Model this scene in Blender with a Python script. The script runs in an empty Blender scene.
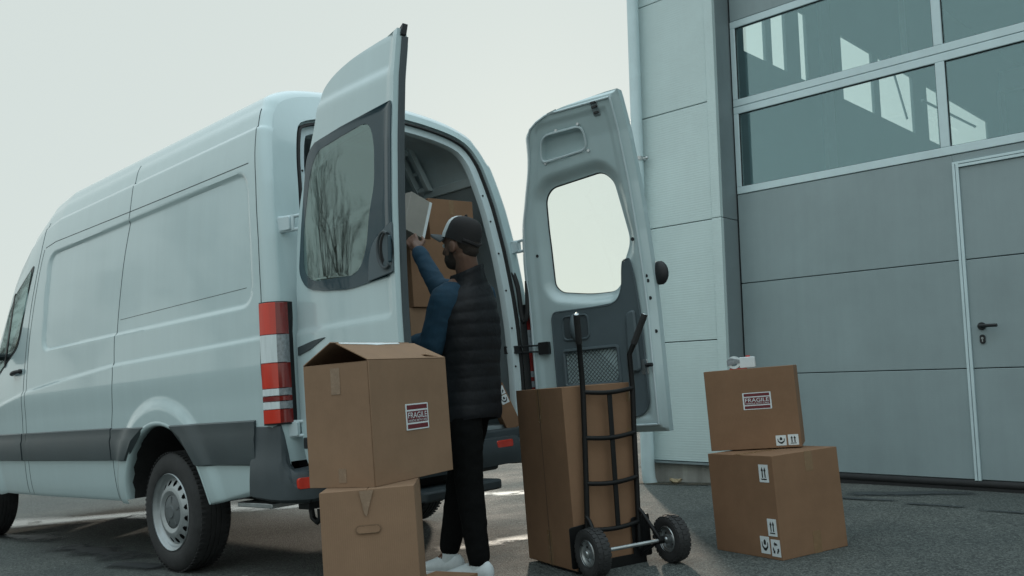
import bpy, bmesh, math, random
import numpy as np
from mathutils import Vector, Matrix, noise
random.seed(7)
R = math.radians
scene = bpy.context.scene
COL = scene.collection

# ------------------------------------------------------------------ helpers
class MB:
    """collects vertices and faces of one mesh"""
    def __init__(s): s.v=[]; s.f=[]; s.m=[]; s.mi=0
    def add(s, vs, fs):
        o=len(s.v); s.v += [tuple(v) for v in vs]
        for f in fs: s.f.append(tuple(i+o for i in f)); s.m.append(s.mi)
        return s
    def box(s, lo, hi, fn=None):
        vs=[(x,y,z) for z in (lo[2],hi[2]) for y in (lo[1],hi[1]) for x in (lo[0],hi[0])]
        if fn: vs=[fn(*v) for v in vs]
        return s.add(vs,[(0,2,3,1),(4,5,7,6),(0,1,5,4),(2,6,7,3),(0,4,6,2),(1,3,7,5)])
    def tube(s, pts, r, n=10, caps=True, closed=False, flat=1.0):
        pts=[Vector(p) for p in pts]; L=len(pts)
        rs=r if isinstance(r,(list,tuple)) else [r]*L
        up=None; rings=[]
        for i,p in enumerate(pts):
            a=pts[i-1] if (i>0 or closed) else p
            b=pts[(i+1)%L] if (i<L-1 or closed) else p
            t=(b-a).normalized()
            if up is None:
                up=Vector((0,0,1)) if abs(t.z)<.9 else Vector((1,0,0))
            u=(up-t*up.dot(t)).normalized(); w=t.cross(u); up=u
            rings.append([p+(u*math.cos(2*math.pi*k/n)+w*math.sin(2*math.pi*k/n)*flat)*rs[i] for k in range(n)])
        vs=[v for q in rings for v in q]; fs=[]
        for i in range(L if closed else L-1):
            j=(i+1)%L
            for k in range(n):
                fs.append((i*n+k,i*n+(k+1)%n,j*n+(k+1)%n,j*n+k))
        if caps and not closed:
            fs.append(tuple(range(n))[::-1]); fs.append(tuple((L-1)*n+k for k in range(n)))
        return s.add(vs,fs)
    def loft(s, rings, closed=True, caps=True):
        n=len(rings[0]); vs=[v for q in rings for v in q]; fs=[]
        for i in range(len(rings)-1):
            for k in range(n if closed else n-1):
                fs.append((i*n+k,i*n+(k+1)%n,(i+1)*n+(k+1)%n,(i+1)*n+k))
        if caps and closed:
            fs.append(tuple(range(n))[::-1]); fs.append(tuple((len(rings)-1)*n+k for k in range(n)))
        return s.add(vs,fs)
    def lathe(s, c, ax, prof, n=32, closed=False):
        """prof: list of (radius, height along ax)"""
        c=Vector(c); ax=Vector(ax).normalized()
        u=ax.orthogonal().normalized(); w=ax.cross(u)
        rings=[[c+ax*h+(u*math.cos(2*math.pi*k/n)+w*math.sin(2*math.pi*k/n))*r for k in range(n)] for r,h in prof]
        if closed: rings.append(rings[0])
        return s.loft(rings, True, False)
    def grid(s, nu, nv, fn):
        vs=[fn(i/nu,j/nv) for j in range(nv+1) for i in range(nu+1)]
        fs=[(j*(nu+1)+i,j*(nu+1)+i+1,(j+1)*(nu+1)+i+1,(j+1)*(nu+1)+i) for j in range(nv) for i in range(nu)]
        return s.add(vs,fs)
    def prism(s, poly, t0, t1, fn):
        """poly in (a,b), extruded from t0 to t1; fn(a,b,t)->point"""
        n=len(poly); vs=[fn(a,b,t0) for a,b in poly]+[fn(a,b,t1) for a,b in poly]
        fs=[tuple(range(n))[::-1],tuple(range(n,2*n))]+[(k,(k+1)%n,n+(k+1)%n,n+k) for k in range(n)]
        return s.add(vs,fs)
    def ball(s, c, r, n=12, M=None):
        c=Vector(c); rr=r if isinstance(r,(tuple,list)) else (r,r,r)
        rings=[]
        for j in range(1,n):
            th=math.pi*j/n
            rings.append([Vector((rr[0]*math.sin(th)*math.cos(2*math.pi*k/(2*n)),rr[1]*math.sin(th)*math.sin(2*math.pi*k/(2*n)),rr[2]*math.cos(th))) for k in range(2*n)])
        if M is not None: rings=[[M@v for v in q] for q in rings]
        return s.loft([[c+v for v in q] for q in rings])

def setp(o,label=None,cat=None,group=None,kind=None):
    if label: o['label']=label
    if cat: o['category']=cat
    if group: o['group']=group
    if kind: o['kind']=kind
    return o

def obj(name, mb, mats, parent=None, M=None, smooth=40, bevel=0, recalc=True, **kw):
    me=bpy.data.meshes.new(name); me.from_pydata([tuple(v) for v in mb.v],[],mb.f)
    if not isinstance(mats,(list,tuple)): mats=[mats]
    for m in mats: me.materials.append(m)
    if len(mats)>1: me.polygons.foreach_set('material_index',mb.m)
    bm=bmesh.new(); bm.from_mesh(me)
    bmesh.ops.remove_doubles(bm,verts=bm.verts,dist=1e-5)
    if recalc: bmesh.ops.recalc_face_normals(bm,faces=bm.faces)
    bm.to_mesh(me); bm.free()
    if smooth:
        me.polygons.foreach_set('use_smooth',[True]*len(me.polygons))
        me.set_sharp_from_angle(angle=R(smooth))
    o=bpy.data.objects.new(name,me); COL.objects.link(o)
    if parent: o.parent=parent
    if M is not None: o.matrix_local=M
    if bevel:
        b=o.modifiers.new('Bevel','BEVEL'); b.width=bevel; b.segments=2; b.limit_method='ANGLE'; b.angle_limit=R(35)
    return setp(o,**kw)

def thing(name, M, label, cat, group=None):
    o=bpy.data.objects.new(name,None); COL.objects.link(o); o.empty_display_size=.1
    o.matrix_world=M
    return setp(o,label,cat,group)

def frame(o, ex, ey, ez):
    ex,ey,ez=Vector(ex),Vector(ey),Vector(ez)
    return Matrix(((ex.x,ey.x,ez.x,o[0]),(ex.y,ey.y,ez.y,o[1]),(ex.z,ey.z,ez.z,o[2]),(0,0,0,1)))

def interp(x,xs,ys): return float(np.interp(x,xs,ys))
def sst(a,b,x):
    t=min(1,max(0,(x-a)/(b-a))); return t*t*(3-2*t)
def catmull(P,n):
    """resample a polyline of tuples through a Catmull-Rom spline to n+1 even points"""
    P=[np.array(p,float) for p in P]; P=[2*P[0]-P[1]]+P+[2*P[-1]-P[-2]]
    out=[]
    for i in range(1,len(P)-2):
        for t in np.linspace(0,1,24,endpoint=False):
            a,b,c,d=P[i-1:i+3]
            out.append(.5*(2*b+(c-a)*t+(2*a-5*b+4*c-d)*t*t+(3*b-a-3*c+d)*t**3))
    out.append(P[-2]); out=np.array(out)
    d=np.r_[0,np.cumsum(np.linalg.norm(np.diff(out,axis=0),axis=1))]
    q=np.linspace(0,d[-1],n+1)
    return np.stack([np.interp(q,d,out[:,k]) for k in range(out.shape[1])],1)
def rrect(x0,x1,y0,y1,r,n=6):
    rs=r if isinstance(r,(list,tuple)) else [r]*4   # BL BR TR TL
    out=[]
    for (cx,cy,a,rr) in ((x0+rs[0],y0+rs[0],180,rs[0]),(x1-rs[1],y0+rs[1],270,rs[1]),(x1-rs[2],y1-rs[2],0,rs[2]),(x0+rs[3],y1-rs[3],90,rs[3])):
        for k in range(n+1):
            t=R(a+90*k/n); out.append((cx+rr*math.cos(t),cy+rr*math.sin(t)))
    return out
def inpoly(x,y,P):
    c=False; j=len(P)-1
    for i in range(len(P)):
        if (P[i][1]>y)!=(P[j][1]>y) and x<(P[j][0]-P[i][0])*(y-P[i][1])/(P[j][1]-P[i][1])+P[i][0]: c=not c
        j=i
    return c
def polydist(x,y,P):
    """distance to the outline and the nearest point"""
    best=1e9; bp=None
    for i in range(len(P)):
        ax,ay=P[i-1]; bx,by=P[i]; dx,dy=bx-ax,by-ay; L=dx*dx+dy*dy
        t=0 if L<1e-12 else min(1,max(0,((x-ax)*dx+(y-ay)*dy)/L))
        qx,qy=ax+t*dx,ay+t*dy; d=math.hypot(x-qx,y-qy)
        if d<best: best=d; bp=(qx,qy)
    return best,bp
def sdist(x,y,P):
    d,_=polydist(x,y,P); return -d if inpoly(x,y,P) else d
def smoothpoly(P,n=60):
    Q=catmull(list(P)+[P[0],P[1]],n*2); return [tuple(q) for q in Q]
def roundpoly(P,r,n=5):
    """polygon with its corners rounded by radius about r (r may be a list)"""
    out=[]
    for i in range(len(P)):
        rr=r[i] if isinstance(r,(list,tuple)) else r
        p=np.array(P[i],float); a=np.array(P[i-1],float)-p; b=np.array(P[(i+1)%len(P)],float)-p
        la,lb=np.linalg.norm(a),np.linalg.norm(b); d=min(rr,la*.48,lb*.48)
        A=p+a/la*d; B=p+b/lb*d
        for k in range(n+1):
            t=k/n; q=(1-t)**2*A+2*t*(1-t)*p+t*t*B; out.append(tuple(q))
    return out

# ------------------------------------------------------------------ materials
def streaks(m,amt=.10):
    """faint vertical run-off marks in the colour"""
    nt=m.node_tree; b=nt.nodes['Principled BSDF']; L=nt.links.new
    tc=nt.nodes.new('ShaderNodeTexCoord'); mp=nt.nodes.new('ShaderNodeMapping'); mp.inputs['Scale'].default_value=(5,5,.35); L(tc.outputs['Object'],mp.inputs['Vector'])
    n=nt.nodes.new('ShaderNodeTexNoise'); n.inputs['Scale'].default_value=1.6; n.inputs['Detail'].default_value=7; n.inputs['Roughness'].default_value=.7; L(mp.outputs[0],n.inputs['Vector'])
    r=nt.nodes.new('ShaderNodeMapRange'); r.inputs['From Min'].default_value=.35; r.inputs['From Max'].default_value=.7; r.inputs['To Min'].default_value=1-amt; r.inputs['To Max'].default_value=1+amt*.5; L(n.outputs['Fac'],r.inputs['Value'])
    old=b.inputs['Base Color'].links; x=nt.nodes.new('ShaderNodeMix'); x.data_type='RGBA'; x.blend_type='MULTIPLY'; x.inputs[0].default_value=1
    if old: L(old[0].from_socket,x.inputs[6])
    else: x.inputs[6].default_value=b.inputs['Base Color'].default_value
    L(r.outputs[0],x.inputs[7]); L(x.outputs[2],b.inputs['Base Color'])
    return m
def mat(name, col, rough=.5, metal=0, spec=.5, coat=0, noise_amt=0, noise_scale=8, bump=0, bump_scale=60, trans=0, ior=1.45, emit=None, stretch=None, coat_rough=.1):
    m=bpy.data.materials.new(name); m.use_nodes=True
    nt=m.node_tree; b=nt.nodes['Principled BSDF']
    b.inputs['Base Color'].default_value=(*col,1); b.inputs['Roughness'].default_value=rough
    b.inputs['Metallic'].default_value=metal; b.inputs['Specular IOR Level'].default_value=spec
    b.inputs['Coat Weight'].default_value=coat; b.inputs['Coat Roughness'].default_value=coat_rough
    b.inputs['Transmission Weight'].default_value=trans; b.inputs['IOR'].default_value=ior
    tc=None
    def coord():
        nonlocal tc
        if tc is None:
            t=nt.nodes.new('ShaderNodeTexCoord'); tc=t.outputs['Object']
            if stretch:
                mp=nt.nodes.new('ShaderNodeMapping'); mp.inputs['Scale'].default_value=stretch
                nt.links.new(tc,mp.inputs['Vector']); tc=mp.outputs['Vector']
        return tc
    if noise_amt:
        n=nt.nodes.new('ShaderNodeTexNoise'); n.inputs['Scale'].default_value=noise_scale; n.inputs['Detail'].default_value=6; n.inputs['Roughness'].default_value=.65
        nt.links.new(coord(),n.inputs['Vector'])
        rmp=nt.nodes.new('ShaderNodeMapRange'); rmp.inputs['From Min'].default_value=.3; rmp.inputs['From Max'].default_value=.7
        rmp.inputs['To Min'].default_value=1-noise_amt; rmp.inputs['To Max'].default_value=1+noise_amt
        nt.links.new(n.outputs['Fac'],rmp.inputs['Value'])
        mx=nt.nodes.new('ShaderNodeMix'); mx.data_type='RGBA'; mx.blend_type='MULTIPLY'; mx.inputs[0].default_value=1
        mx.inputs[6].default_value=(*col,1); nt.links.new(rmp.outputs['Result'],mx.inputs[7])
        nt.links.new(mx.outputs[2],b.inputs['Base Color'])
        r2=nt.nodes.new('ShaderNodeMapRange'); r2.inputs['To Min'].default_value=max(.02,rough-.1); r2.inputs['To Max'].default_value=min(1,rough+.1)
        nt.links.new(n.outputs['Fac'],r2.inputs['Value']); nt.links.new(r2.outputs['Result'],b.inputs['Roughness'])
    if bump:
        n=nt.nodes.new('ShaderNodeTexNoise'); n.inputs['Scale'].default_value=bump_scale; n.inputs['Detail'].default_value=5
        nt.links.new(coord(),n.inputs['Vector'])
        bp=nt.nodes.new('ShaderNodeBump'); bp.inputs['Strength'].default_value=bump; bp.inputs['Distance'].default_value=.01
        nt.links.new(n.outputs['Fac'],bp.inputs['Height']); nt.links.new(bp.outputs['Normal'],b.inputs['Normal'])
    return m

def glassmat(name, tint, refl_ior=1.6, rough=.0, opacity=.0, dark=(.02,.025,.03), coat=(1,1,1)):
    """thin pane: tinted see-through with a Fresnel mirror on top"""
    m=bpy.data.materials.new(name); m.use_nodes=True; nt=m.node_tree
    for n in list(nt.nodes): nt.nodes.remove(n)
    out=nt.nodes.new('ShaderNodeOutputMaterial')
    tr=nt.nodes.new('ShaderNodeBsdfTransparent'); tr.inputs[0].default_value=(*tint,1)
    df=nt.nodes.new('ShaderNodeBsdfDiffuse'); df.inputs[0].default_value=(*dark,1)
    mx0=nt.nodes.new('ShaderNodeMixShader'); mx0.inputs[0].default_value=opacity
    nt.links.new(tr.outputs[0],mx0.inputs[1]); nt.links.new(df.outputs[0],mx0.inputs[2])
    gl=nt.nodes.new('ShaderNodeBsdfGlossy'); gl.inputs['Roughness'].default_value=rough; gl.inputs[0].default_value=(*coat,1)
    mx=nt.nodes.new('ShaderNodeMixShader')
    # Schlick on the facing angle, the same from both sides of the thin sheet
    lw=nt.nodes.new('ShaderNodeLayerWeight'); lw.inputs['Blend'].default_value=.5
    pw=nt.nodes.new('ShaderNodeMath'); pw.operation='POWER'; pw.inputs[1].default_value=5; nt.links.new(lw.outputs['Facing'],pw.inputs[0])
    f0=((refl_ior-1)/(refl_ior+1))**2
    ma=nt.nodes.new('ShaderNodeMath'); ma.operation='MULTIPLY_ADD'; ma.inputs[1].default_value=1-f0; ma.inputs[2].default_value=f0; nt.links.new(pw.outputs[0],ma.inputs[0])
    nt.links.new(ma.outputs[0],mx.inputs[0])
    nt.links.new(mx0.outputs[0],mx.inputs[1]); nt.links.new(gl.outputs[0],mx.inputs[2])
    nt.links.new(mx.outputs[0],out.inputs[0])
    return m

M_={}
M_['van']=mat('van_white_paint',(.485,.615,.635),.34,coat=.9,coat_rough=.07)
M_['van_in']=mat('van_inner_paint',(.55,.66,.69),.45,noise_amt=.05,noise_scale=4)
M_['lining']=mat('grey_lining',(.25,.30,.315),.7,noise_amt=.08,noise_scale=3,bump=.1,bump_scale=300)
M_['plastic']=mat('dark_grey_plastic',(.055,.07,.078),.48,noise_amt=.12,noise_scale=5,bump=.12,bump_scale=500)
M_['strip']=mat('rub_strip_plastic',(.048,.064,.070),.38,noise_amt=.15,noise_scale=4,bump=.05,bump_scale=400)
M_['trim']=mat('door_trim_plastic',(.085,.115,.13),.55,noise_amt=.06,noise_scale=6,bump=.15,bump_scale=450)
M_['black']=mat('black_plastic',(.015,.017,.019),.45,noise_amt=.1,noise_scale=12)
M_['rubber']=mat('rubber',(.022,.023,.024),.75,noise_amt=.25,noise_scale=18,bump=.2,bump_scale=120)
M_['tyre']=mat('tyre_rubber',(.03,.031,.032),.72,noise_amt=.3,noise_scale=14,bump=.2,bump_scale=90)
M_['gap']=mat('panel_gap_dark',(.05,.065,.07),.8,noise_amt=.1)
M_['steel']=mat('wheel_steel',(.36,.39,.40),.42,metal=.55,noise_amt=.15,noise_scale=14)
M_['zinc']=mat('zinc_steel',(.5,.53,.54),.35,metal=.9,noise_amt=.15,noise_scale=25)
M_['hub']=mat('grey_hub_plastic',(.11,.125,.13),.55,noise_amt=.1)
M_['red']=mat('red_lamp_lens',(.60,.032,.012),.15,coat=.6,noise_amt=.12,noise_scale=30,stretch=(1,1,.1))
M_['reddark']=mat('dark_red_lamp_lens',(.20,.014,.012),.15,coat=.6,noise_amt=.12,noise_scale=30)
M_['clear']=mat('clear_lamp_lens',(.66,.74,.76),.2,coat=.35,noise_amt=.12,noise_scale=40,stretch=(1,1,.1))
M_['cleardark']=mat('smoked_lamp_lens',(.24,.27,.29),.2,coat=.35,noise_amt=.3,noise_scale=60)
M_['frit']=mat('window_black_border',(.012,.042,.058),.08,spec=.35,coat=.35,coat_rough=.02,noise_amt=.04)
M_['glass_tint']=glassmat('tinted_window_glass',(.34,.44,.43),2.7,rough=.03,coat=(.78,.96,.95))
M_['glass']=glassmat('clear_window_glass',(.93,.96,.95),1.25)
M_['glass_hall']=glassmat('hall_window_glass',(.94,.98,.97),2.4,coat=(.64,.93,1))
M_['card']=None
M_['tape_clear']=mat('packing_tape',(.255,.178,.122),.25,noise_amt=.12,noise_scale=30,bump=.1,bump_scale=120)
M_['tape_brown']=mat('brown_tape',(.23,.145,.08),.25,noise_amt=.1,noise_scale=30)
M_['paper']=mat('white_sticker_paper',(.66,.72,.74),.6,noise_amt=.04,noise_scale=60)
M_['ink']=mat('black_ink',(.018,.02,.022),.6,noise_amt=.1,noise_scale=60)
M_['maroon']=mat('maroon_ink',(.14,.022,.028),.55,noise_amt=.12,noise_scale=90)

def cardmat(name,col):
    m=mat(name,col,.78,spec=.25,noise_amt=.09,noise_scale=5,bump=.0)
    nt=m.node_tree; b=nt.nodes['Principled BSDF']
    tc=nt.nodes.new('ShaderNodeTexCoord'); sp=nt.nodes.new('ShaderNodeSeparateXYZ'); nt.links.new(tc.outputs['Object'],sp.inputs[0])
    ad=nt.nodes.new('ShaderNodeMath'); ad.operation='ADD'; nt.links.new(sp.outputs[0],ad.inputs[0]); nt.links.new(sp.outputs[1],ad.inputs[1])
    ml=nt.nodes.new('ShaderNodeMath'); ml.operation='MULTIPLY'; ml.inputs[1].default_value=900; nt.links.new(ad.outputs[0],ml.inputs[0])
    sn=nt.nodes.new('ShaderNodeMath'); sn.operation='SINE'; nt.links.new(ml.outputs[0],sn.inputs[0])
    n=nt.nodes.new('ShaderNodeTexNoise'); n.inputs['Scale'].default_value=7; n.inputs['Detail'].default_value=8; nt.links.new(tc.outputs['Object'],n.inputs['Vector'])
    mm=nt.nodes.new('ShaderNodeMath'); mm.operation='MULTIPLY_ADD'; mm.inputs[1].default_value=.022; nt.links.new(sn.outputs[0],mm.inputs[0]); nt.links.new(n.outputs['Fac'],mm.inputs[2])
    bp=nt.nodes.new('ShaderNodeBump'); bp.inputs['Strength'].default_value=.35; bp.inputs['Distance'].default_value=.012
    nt.links.new(mm.outputs[0],bp.inputs['Height']); nt.links.new(bp.outputs['Normal'],b.inputs['Normal'])
    return m
M_['card']=cardmat('cardboard',(.228,.134,.080))
M_['card2']=cardmat('cardboard_tan',(.252,.160,.102))
M_['card_in']=cardmat('cardboard_inside',(.17,.11,.07))
M_['card_white']=cardmat('whitened_cardboard',(.30,.29,.265))

# ------------------------------------------------------------------ ground plane of the yard (slopes a little)
GA,GB=.0405,.0495
def cl(v,a=11,b=15):
    s=1 if v>=0 else -1; v=abs(v)
    return s*(v if v<a else a+(b-a)*math.tanh((v-a)/(b-a)))
def gz(x,y):
    z=GA*cl(x)+GB*cl(y)
    if y>4.5:                      # levels off in front of the hall
        k=.03; lim=.197; w=sst(4.5,5.6,y)
        h=max(0,k-abs(z-lim))/k
        z=(1-w)*z+w*(min(z,lim)-h*h*k*.25)
    return z
GN=Vector((-GA,-GB,1)).normalized()
def gframe(p, d):
    """frame standing on the sloping yard: origin p, local x along d"""
    ex=Vector(d); ex=(ex-GN*ex.dot(GN)).normalized(); ey=GN.cross(ex)
    return frame(p,ex,ey,GN)
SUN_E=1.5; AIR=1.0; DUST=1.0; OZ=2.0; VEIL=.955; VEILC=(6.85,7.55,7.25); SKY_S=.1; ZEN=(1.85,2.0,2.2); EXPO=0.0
# ------------------------------------------------------------------ delivery van (x forward from the rear axle, y left, z up)
VF=Vector((-.99857,-.03285,-.04207)); VL=Vector((.03486,-.99824,-.048)); VN=Vector((-.04042,-.0494,.99796))
VO=(-5.2921,3.3684,-.0476)
VM=frame(VO,VF,VL,VN)
van=thing('delivery_van',VM,'white high roof delivery van parked with both rear doors swung open','van')
XR=-1.25
RXZ=([0,1.3,1.5,1.8,2.1,2.4,2.6,2.72,2.8],[0,0,.01,.04,.085,.15,.22,.28,.33])
def rx(z): return interp(z,*RXZ)
SEC=[(.945,.395),(.958,.42),(.975,.50),(.99,.65),(1.0,.85),(1.004,1.0),(1.0,1.2),(.993,1.4),(.98,1.65),(.958,1.95),(.928,2.22),(.897,2.39),(.872,2.48),(.835,2.565),(.755,2.655),(.59,2.725),(.32,2.768),(0,2.782)]
HALF=catmull(SEC,300)                       # left side, from sill to roof centre
FULL=[tuple(p) for p in HALF]+[(-p[0],p[1]) for p in HALF[-2::-1]]
FULL=np.array(FULL); NT=len(FULL)
tg=np.gradient(FULL,axis=0); tg/=np.linalg.norm(tg,axis=1)[:,None]
NOR=np.stack([tg[:,1],-tg[:,0]],1)          # outward normals
def side_y(z): return interp(z,HALF[:230,1],HALF[:230,0])
# roofline / plan taper to the front
def ztop(x): return interp(x,[-2,1.7,2.0,2.3,2.55,2.7,3.35,3.5,4.0,4.2,4.3],[2.782,2.782,2.74,2.62,2.45,2.32,1.42,1.32,1.12,1.0,.85])
def plan(x): return interp(x,[-2,2.1,2.6,3.2,3.7,4.0,4.2,4.3],[1,1,.985,.96,.93,.87,.74,.62])
RWX,FWX=0.0,3.52; WR=.35
ARCHR=.525
REC=roundpoly([(-1.07,1.455),(1.84,1.46),(1.80,2.175),(-1.07,2.19)],.11)
def feat(x,z):
    """how far the side skin stands in (-) or out (+)"""
    d=0
    if -1.2<x<2.0 and 1.3<z<2.3:
        s=sdist(x,z,REC); d-=.016*sst(.012,-.012,s) if s<.012 else 0
    zc=interp(x,[-1.2,.6,1.5,2.2,3.2],[1.275,1.262,1.215,1.17,1.05])
    if .9<z<1.45: d+=.012*(sst(zc+.012,zc-.012,z))*sst(.95,1.15,z)
    if z>2.40: d-=.012*sst(2.426,2.444,z)*(1-sst(2.57,2.66,z))
    for wx in (RWX,FWX):
        r=math.hypot(x-wx,z-WR)
        if r<.72: d+=.022*sst(.69,.60,r)
    return d
_fc={}
def skin(x,i,inset=0):
    y,z=FULL[i]; ny,nz=NOR[i]
    zt=ztop(x)
    k_=(round(x,4),min(i,NT-1-i))
    if k_ not in _fc: _fc[k_]=feat(x,z) if abs(y)>.5 else 0
    f=_fc[k_]
    y+=ny*(f-inset); z+=nz*(f-inset)
    lean=rx(z)*sst(-.2,XR,x)
    if x<-.45 and z<.6: z=max(z,interp(x,[-1.3,-.5],[.515,.41])+.25*(z-.395))
    if zt<2.78:
        zb=1.15
        if zt>zb+.15: z=z if z<zb else zb+(z-zb)*(zt-zb)/(2.782-zb)
        else: z=.4+(z-.4)*(zt-.4)/(2.782-.4)
    return Vector((x+lean,y*plan(x),z))
def side_pt(x,z,off=.002):
    """point on the left outer skin"""
    ys=np.interp(z,HALF[:280,1],HALF[:280,0]); ny=np.interp(z,HALF[:280,1],NOR[:280,0]); nz=np.interp(z,HALF[:280,1],NOR[:280,1])
    f=feat(x,z)+off
    zz=z+nz*f; zt=ztop(x)
    if zt<2.78 and zt>1.3 and zz>1.15: zz=1.15+(zz-1.15)*(zt-1.15)/(2.782-1.15)
    return Vector((x+rx(z)*sst(-.2,XR,x),(ys+ny*f)*plan(x),zz))
RC=.062
xs=[XR+RC*(1-math.cos(R(a))) for a in (0,18,36,54,72,90)]+list(np.arange(XR+RC+.016,2.65,.016))+list(np.arange(2.68,4.31,.05))
rings=[]
for x in xs:
    u=max(0,XR+RC-x); ins=RC-math.sqrt(max(0,RC*RC-u*u))
    rings.append([skin(x,i,ins) for i in range(NT)])
mb=MB()
def arch_in(p): return any(math.hypot(p.x-wx,p.z-WR)<ARCHR for wx in (RWX,FWX)) and abs(p.y)>.6
keep={}
vs=[];idx={}
for a,ring in enumerate(rings):
    for b,p in enumerate(ring): vs.append(p)
n=NT
fs=[]; inside=[arch_in(p) for p in vs]
for a in range(len(rings)-1):
    for b in range(n-1):
        q=(a*n+b,a*n+b+1,(a+1)*n+b+1,(a+1)*n+b)
        k=sum(inside[i] for i in q)
        if k==4: continue
        if k>0:
            for i in q:
                if inside[i]: keep[i]=1
        fs.append(q)
for i in keep:                               # draw the cut edge onto the arch circle
    p=vs[i]
    for wx in (RWX,FWX):
        d=math.hypot(p.x-wx,p.z-WR)
        if d<ARCHR and d>1e-6:
            s_=ARCHR/d; vs[i]=Vector((wx+(p.x-wx)*s_,p.y,WR+(p.z-WR)*s_))
mb.add(vs,fs)
# front cap
fr=rings[-1]; mb.add(fr,[tuple(range(n))])
# rear frame: from the rounded corner to the opening
def rring(ins,dx,flat=False):
    out=[]
    for i in range(NT):
        y,z=FULL[i]; ny,nz=NOR[i]; q=ins+(.095*sst(.0,.5,y)*sst(.09,.112,ins) if y>0 else 0); y-=ny*q; z-=nz*q
        if z<.62: continue
        out.append(Vector((XR+rx(z)+dx,y,z)))
    return out
body=obj('body',mb,M_['van'],van,smooth=35)
# jamb rings are resampled to one count so that they can be lofted
def rering(ins,dx,cnt=120,zb=.64):
    P=[p for p in rring(ins,dx) if p.z>zb]
    P[0]=Vector((P[0].x,P[0].y,zb)); P[-1]=Vector((P[-1].x,P[-1].y,zb))
    d=[0]
    for a,b in zip(P,P[1:]): d.append(d[-1]+(b-a).length)
    A=np.array([tuple(p) for p in P]); q=np.linspace(0,d[-1],cnt)
    return [Vector(tuple(np.interp(t,d,A[:,k]) for k in range(3))) for t in q]
mb=MB(); mb.loft([rering(.060,.0),rering(.112,.0),rering(.116,.028),rering(.126,.032)],closed=False,caps=False)
jamb=obj('door_jamb',mb,M_['van'],van,smooth=35)
mb=MB(); mb.loft([rering(.126,.032),rering(.128,.012),rering(.142,.008),rering(.146,.03)],closed=False,caps=False)
obj('door_seal',mb,M_['rubber'],van,smooth=35)
mb=MB(); mb.loft([rering(.146,.03),rering(.150,.036),rering(.190,.045),rering(.195,.06),rering(.195,.09),rering(.160,.11)],closed=False,caps=False)
obj('inner_flange',mb,M_['van_in'],van,smooth=35)
for z in (1.05,1.3,1.55,1.8,2.02,2.2):
    for s_ in (-1,1):
        y=s_*(side_y(z)-(.175 if s_<0 else .270)); mb=MB(); mb.lathe((XR+rx(z)+.040,y,z),(-1,0,0),[(0,.004),(.006,.004),(.007,0)],10)
        obj('bolt_head',mb,M_['black'],van)
# cargo room lining
def lring(x,ins,zlo,zhi):
    out=[]
    for i in range(0,NT,2):
        y,z=FULL[i]; ny,nz=NOR[i]; y-=ny*ins; z-=nz*ins
        if z<zlo or z>zhi: continue
        out.append(Vector((x+(rx(z) if x<-1 else 0),y,z)))
    return out
mb=MB(); mb.loft([lring(x,.10,2.33,9) for x in (-1.13,-.6,0,1,1.85)],closed=False,caps=False)
obj('roof_lining',mb,M_['van_in'],van)
for s_ in (-1,1):
    mb=MB(); mb.grid(90,36,lambda u,v:Vector((-1.13+2.98*u+rx(.68+1.66*v)*(1-u)**3,s_*(side_y(.68+1.66*v)-.105),.68+1.66*v)))
    mb.f=[f for f in mb.f if not any(math.hypot(mb.v[i][0]-RWX,mb.v[i][2]-WR)<.515 for i in f)]; mb.m=[0]*len(mb.f)
    obj('side_lining',mb,M_['lining'],van)
    mb=MB()
    mb.prism([(-1.10,2.30),(1.85,2.30),(1.85,2.36),(-1.02,2.36)],.075,.125,lambda a,b,t:Vector((a,s_*(side_y(b)-t),b)))
    obj('side_rail',mb,M_['van_in'],van,bevel=.006)
    for xq in (-.52,.25,1.0):
        mb=MB()
        out=[(xq-.075,2.34),(xq+.075,2.34),(xq+.055,2.64),(xq-.055,2.64)]
        # a pressed rib with two openings: two legs and three cross pieces
        for (a0,a1,z0,z1) in ((-.075,-.04,2.34,2.64),(.04,.075,2.34,2.64),(-.04,.04,2.34,2.37),(-.04,.04,2.46,2.485),(-.04,.04,2.61,2.64)):
            mb.box((xq+a0,0,z0),(xq+a1,.05,z1),lambda x,y,z:Vector((x,s_*(interp(z,[2.3,2.46,2.54,2.60,2.64],[.80,.755,.715,.665,.61])-y),z)))
        obj('roof_rib',mb,M_['van_in'],van,bevel=.006)
for xq in (-.52,.25,1.0):
    mb=MB(); mb.prism(rrect(-.05,.05,0,.04,.01),-.62,.62,lambda a,b,t:Vector((xq+a,t,2.60+b-.06*t*t)))
    obj('roof_bow',mb,M_['van_in'],van)
mb=MB(); mb.box((-1.14,-.93,.655),(-.52,.93,.68)); mb.box((-.52,-.585,.655),(.52,.585,.68)); mb.box((.52,-.93,.655),(1.88,.93,.68)); obj('load_floor',mb,M_['lining'],van)
mb=MB(); mb.prism([(-.88,.66),(.88,.66),(.82,2.2),(.6,2.5),(-.6,2.5),(-.82,2.2)],1.86,1.89,lambda a,b,t:Vector((t,a,b))); obj('bulkhead',mb,M_['lining'],van)
mb=MB(); mb.box((-1.1,-.72,.40),(4.0,.72,.65)); mb.box((.62,-.93,.42),(2.9,.93,.65)); mb.box((-1.1,-.9,.47),(-.62,.9,.65))
obj('underbody',mb,M_['black'],van,bevel=.02)
mb=MB(); mb.lathe((-.85,-.28,.33),(0,0,1),[(0,0),(.29,0),(.34,.06),(.34,.14),(.28,.19),(0,.19)],32); obj('spare_wheel',mb,M_['tyre'],van)
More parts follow.
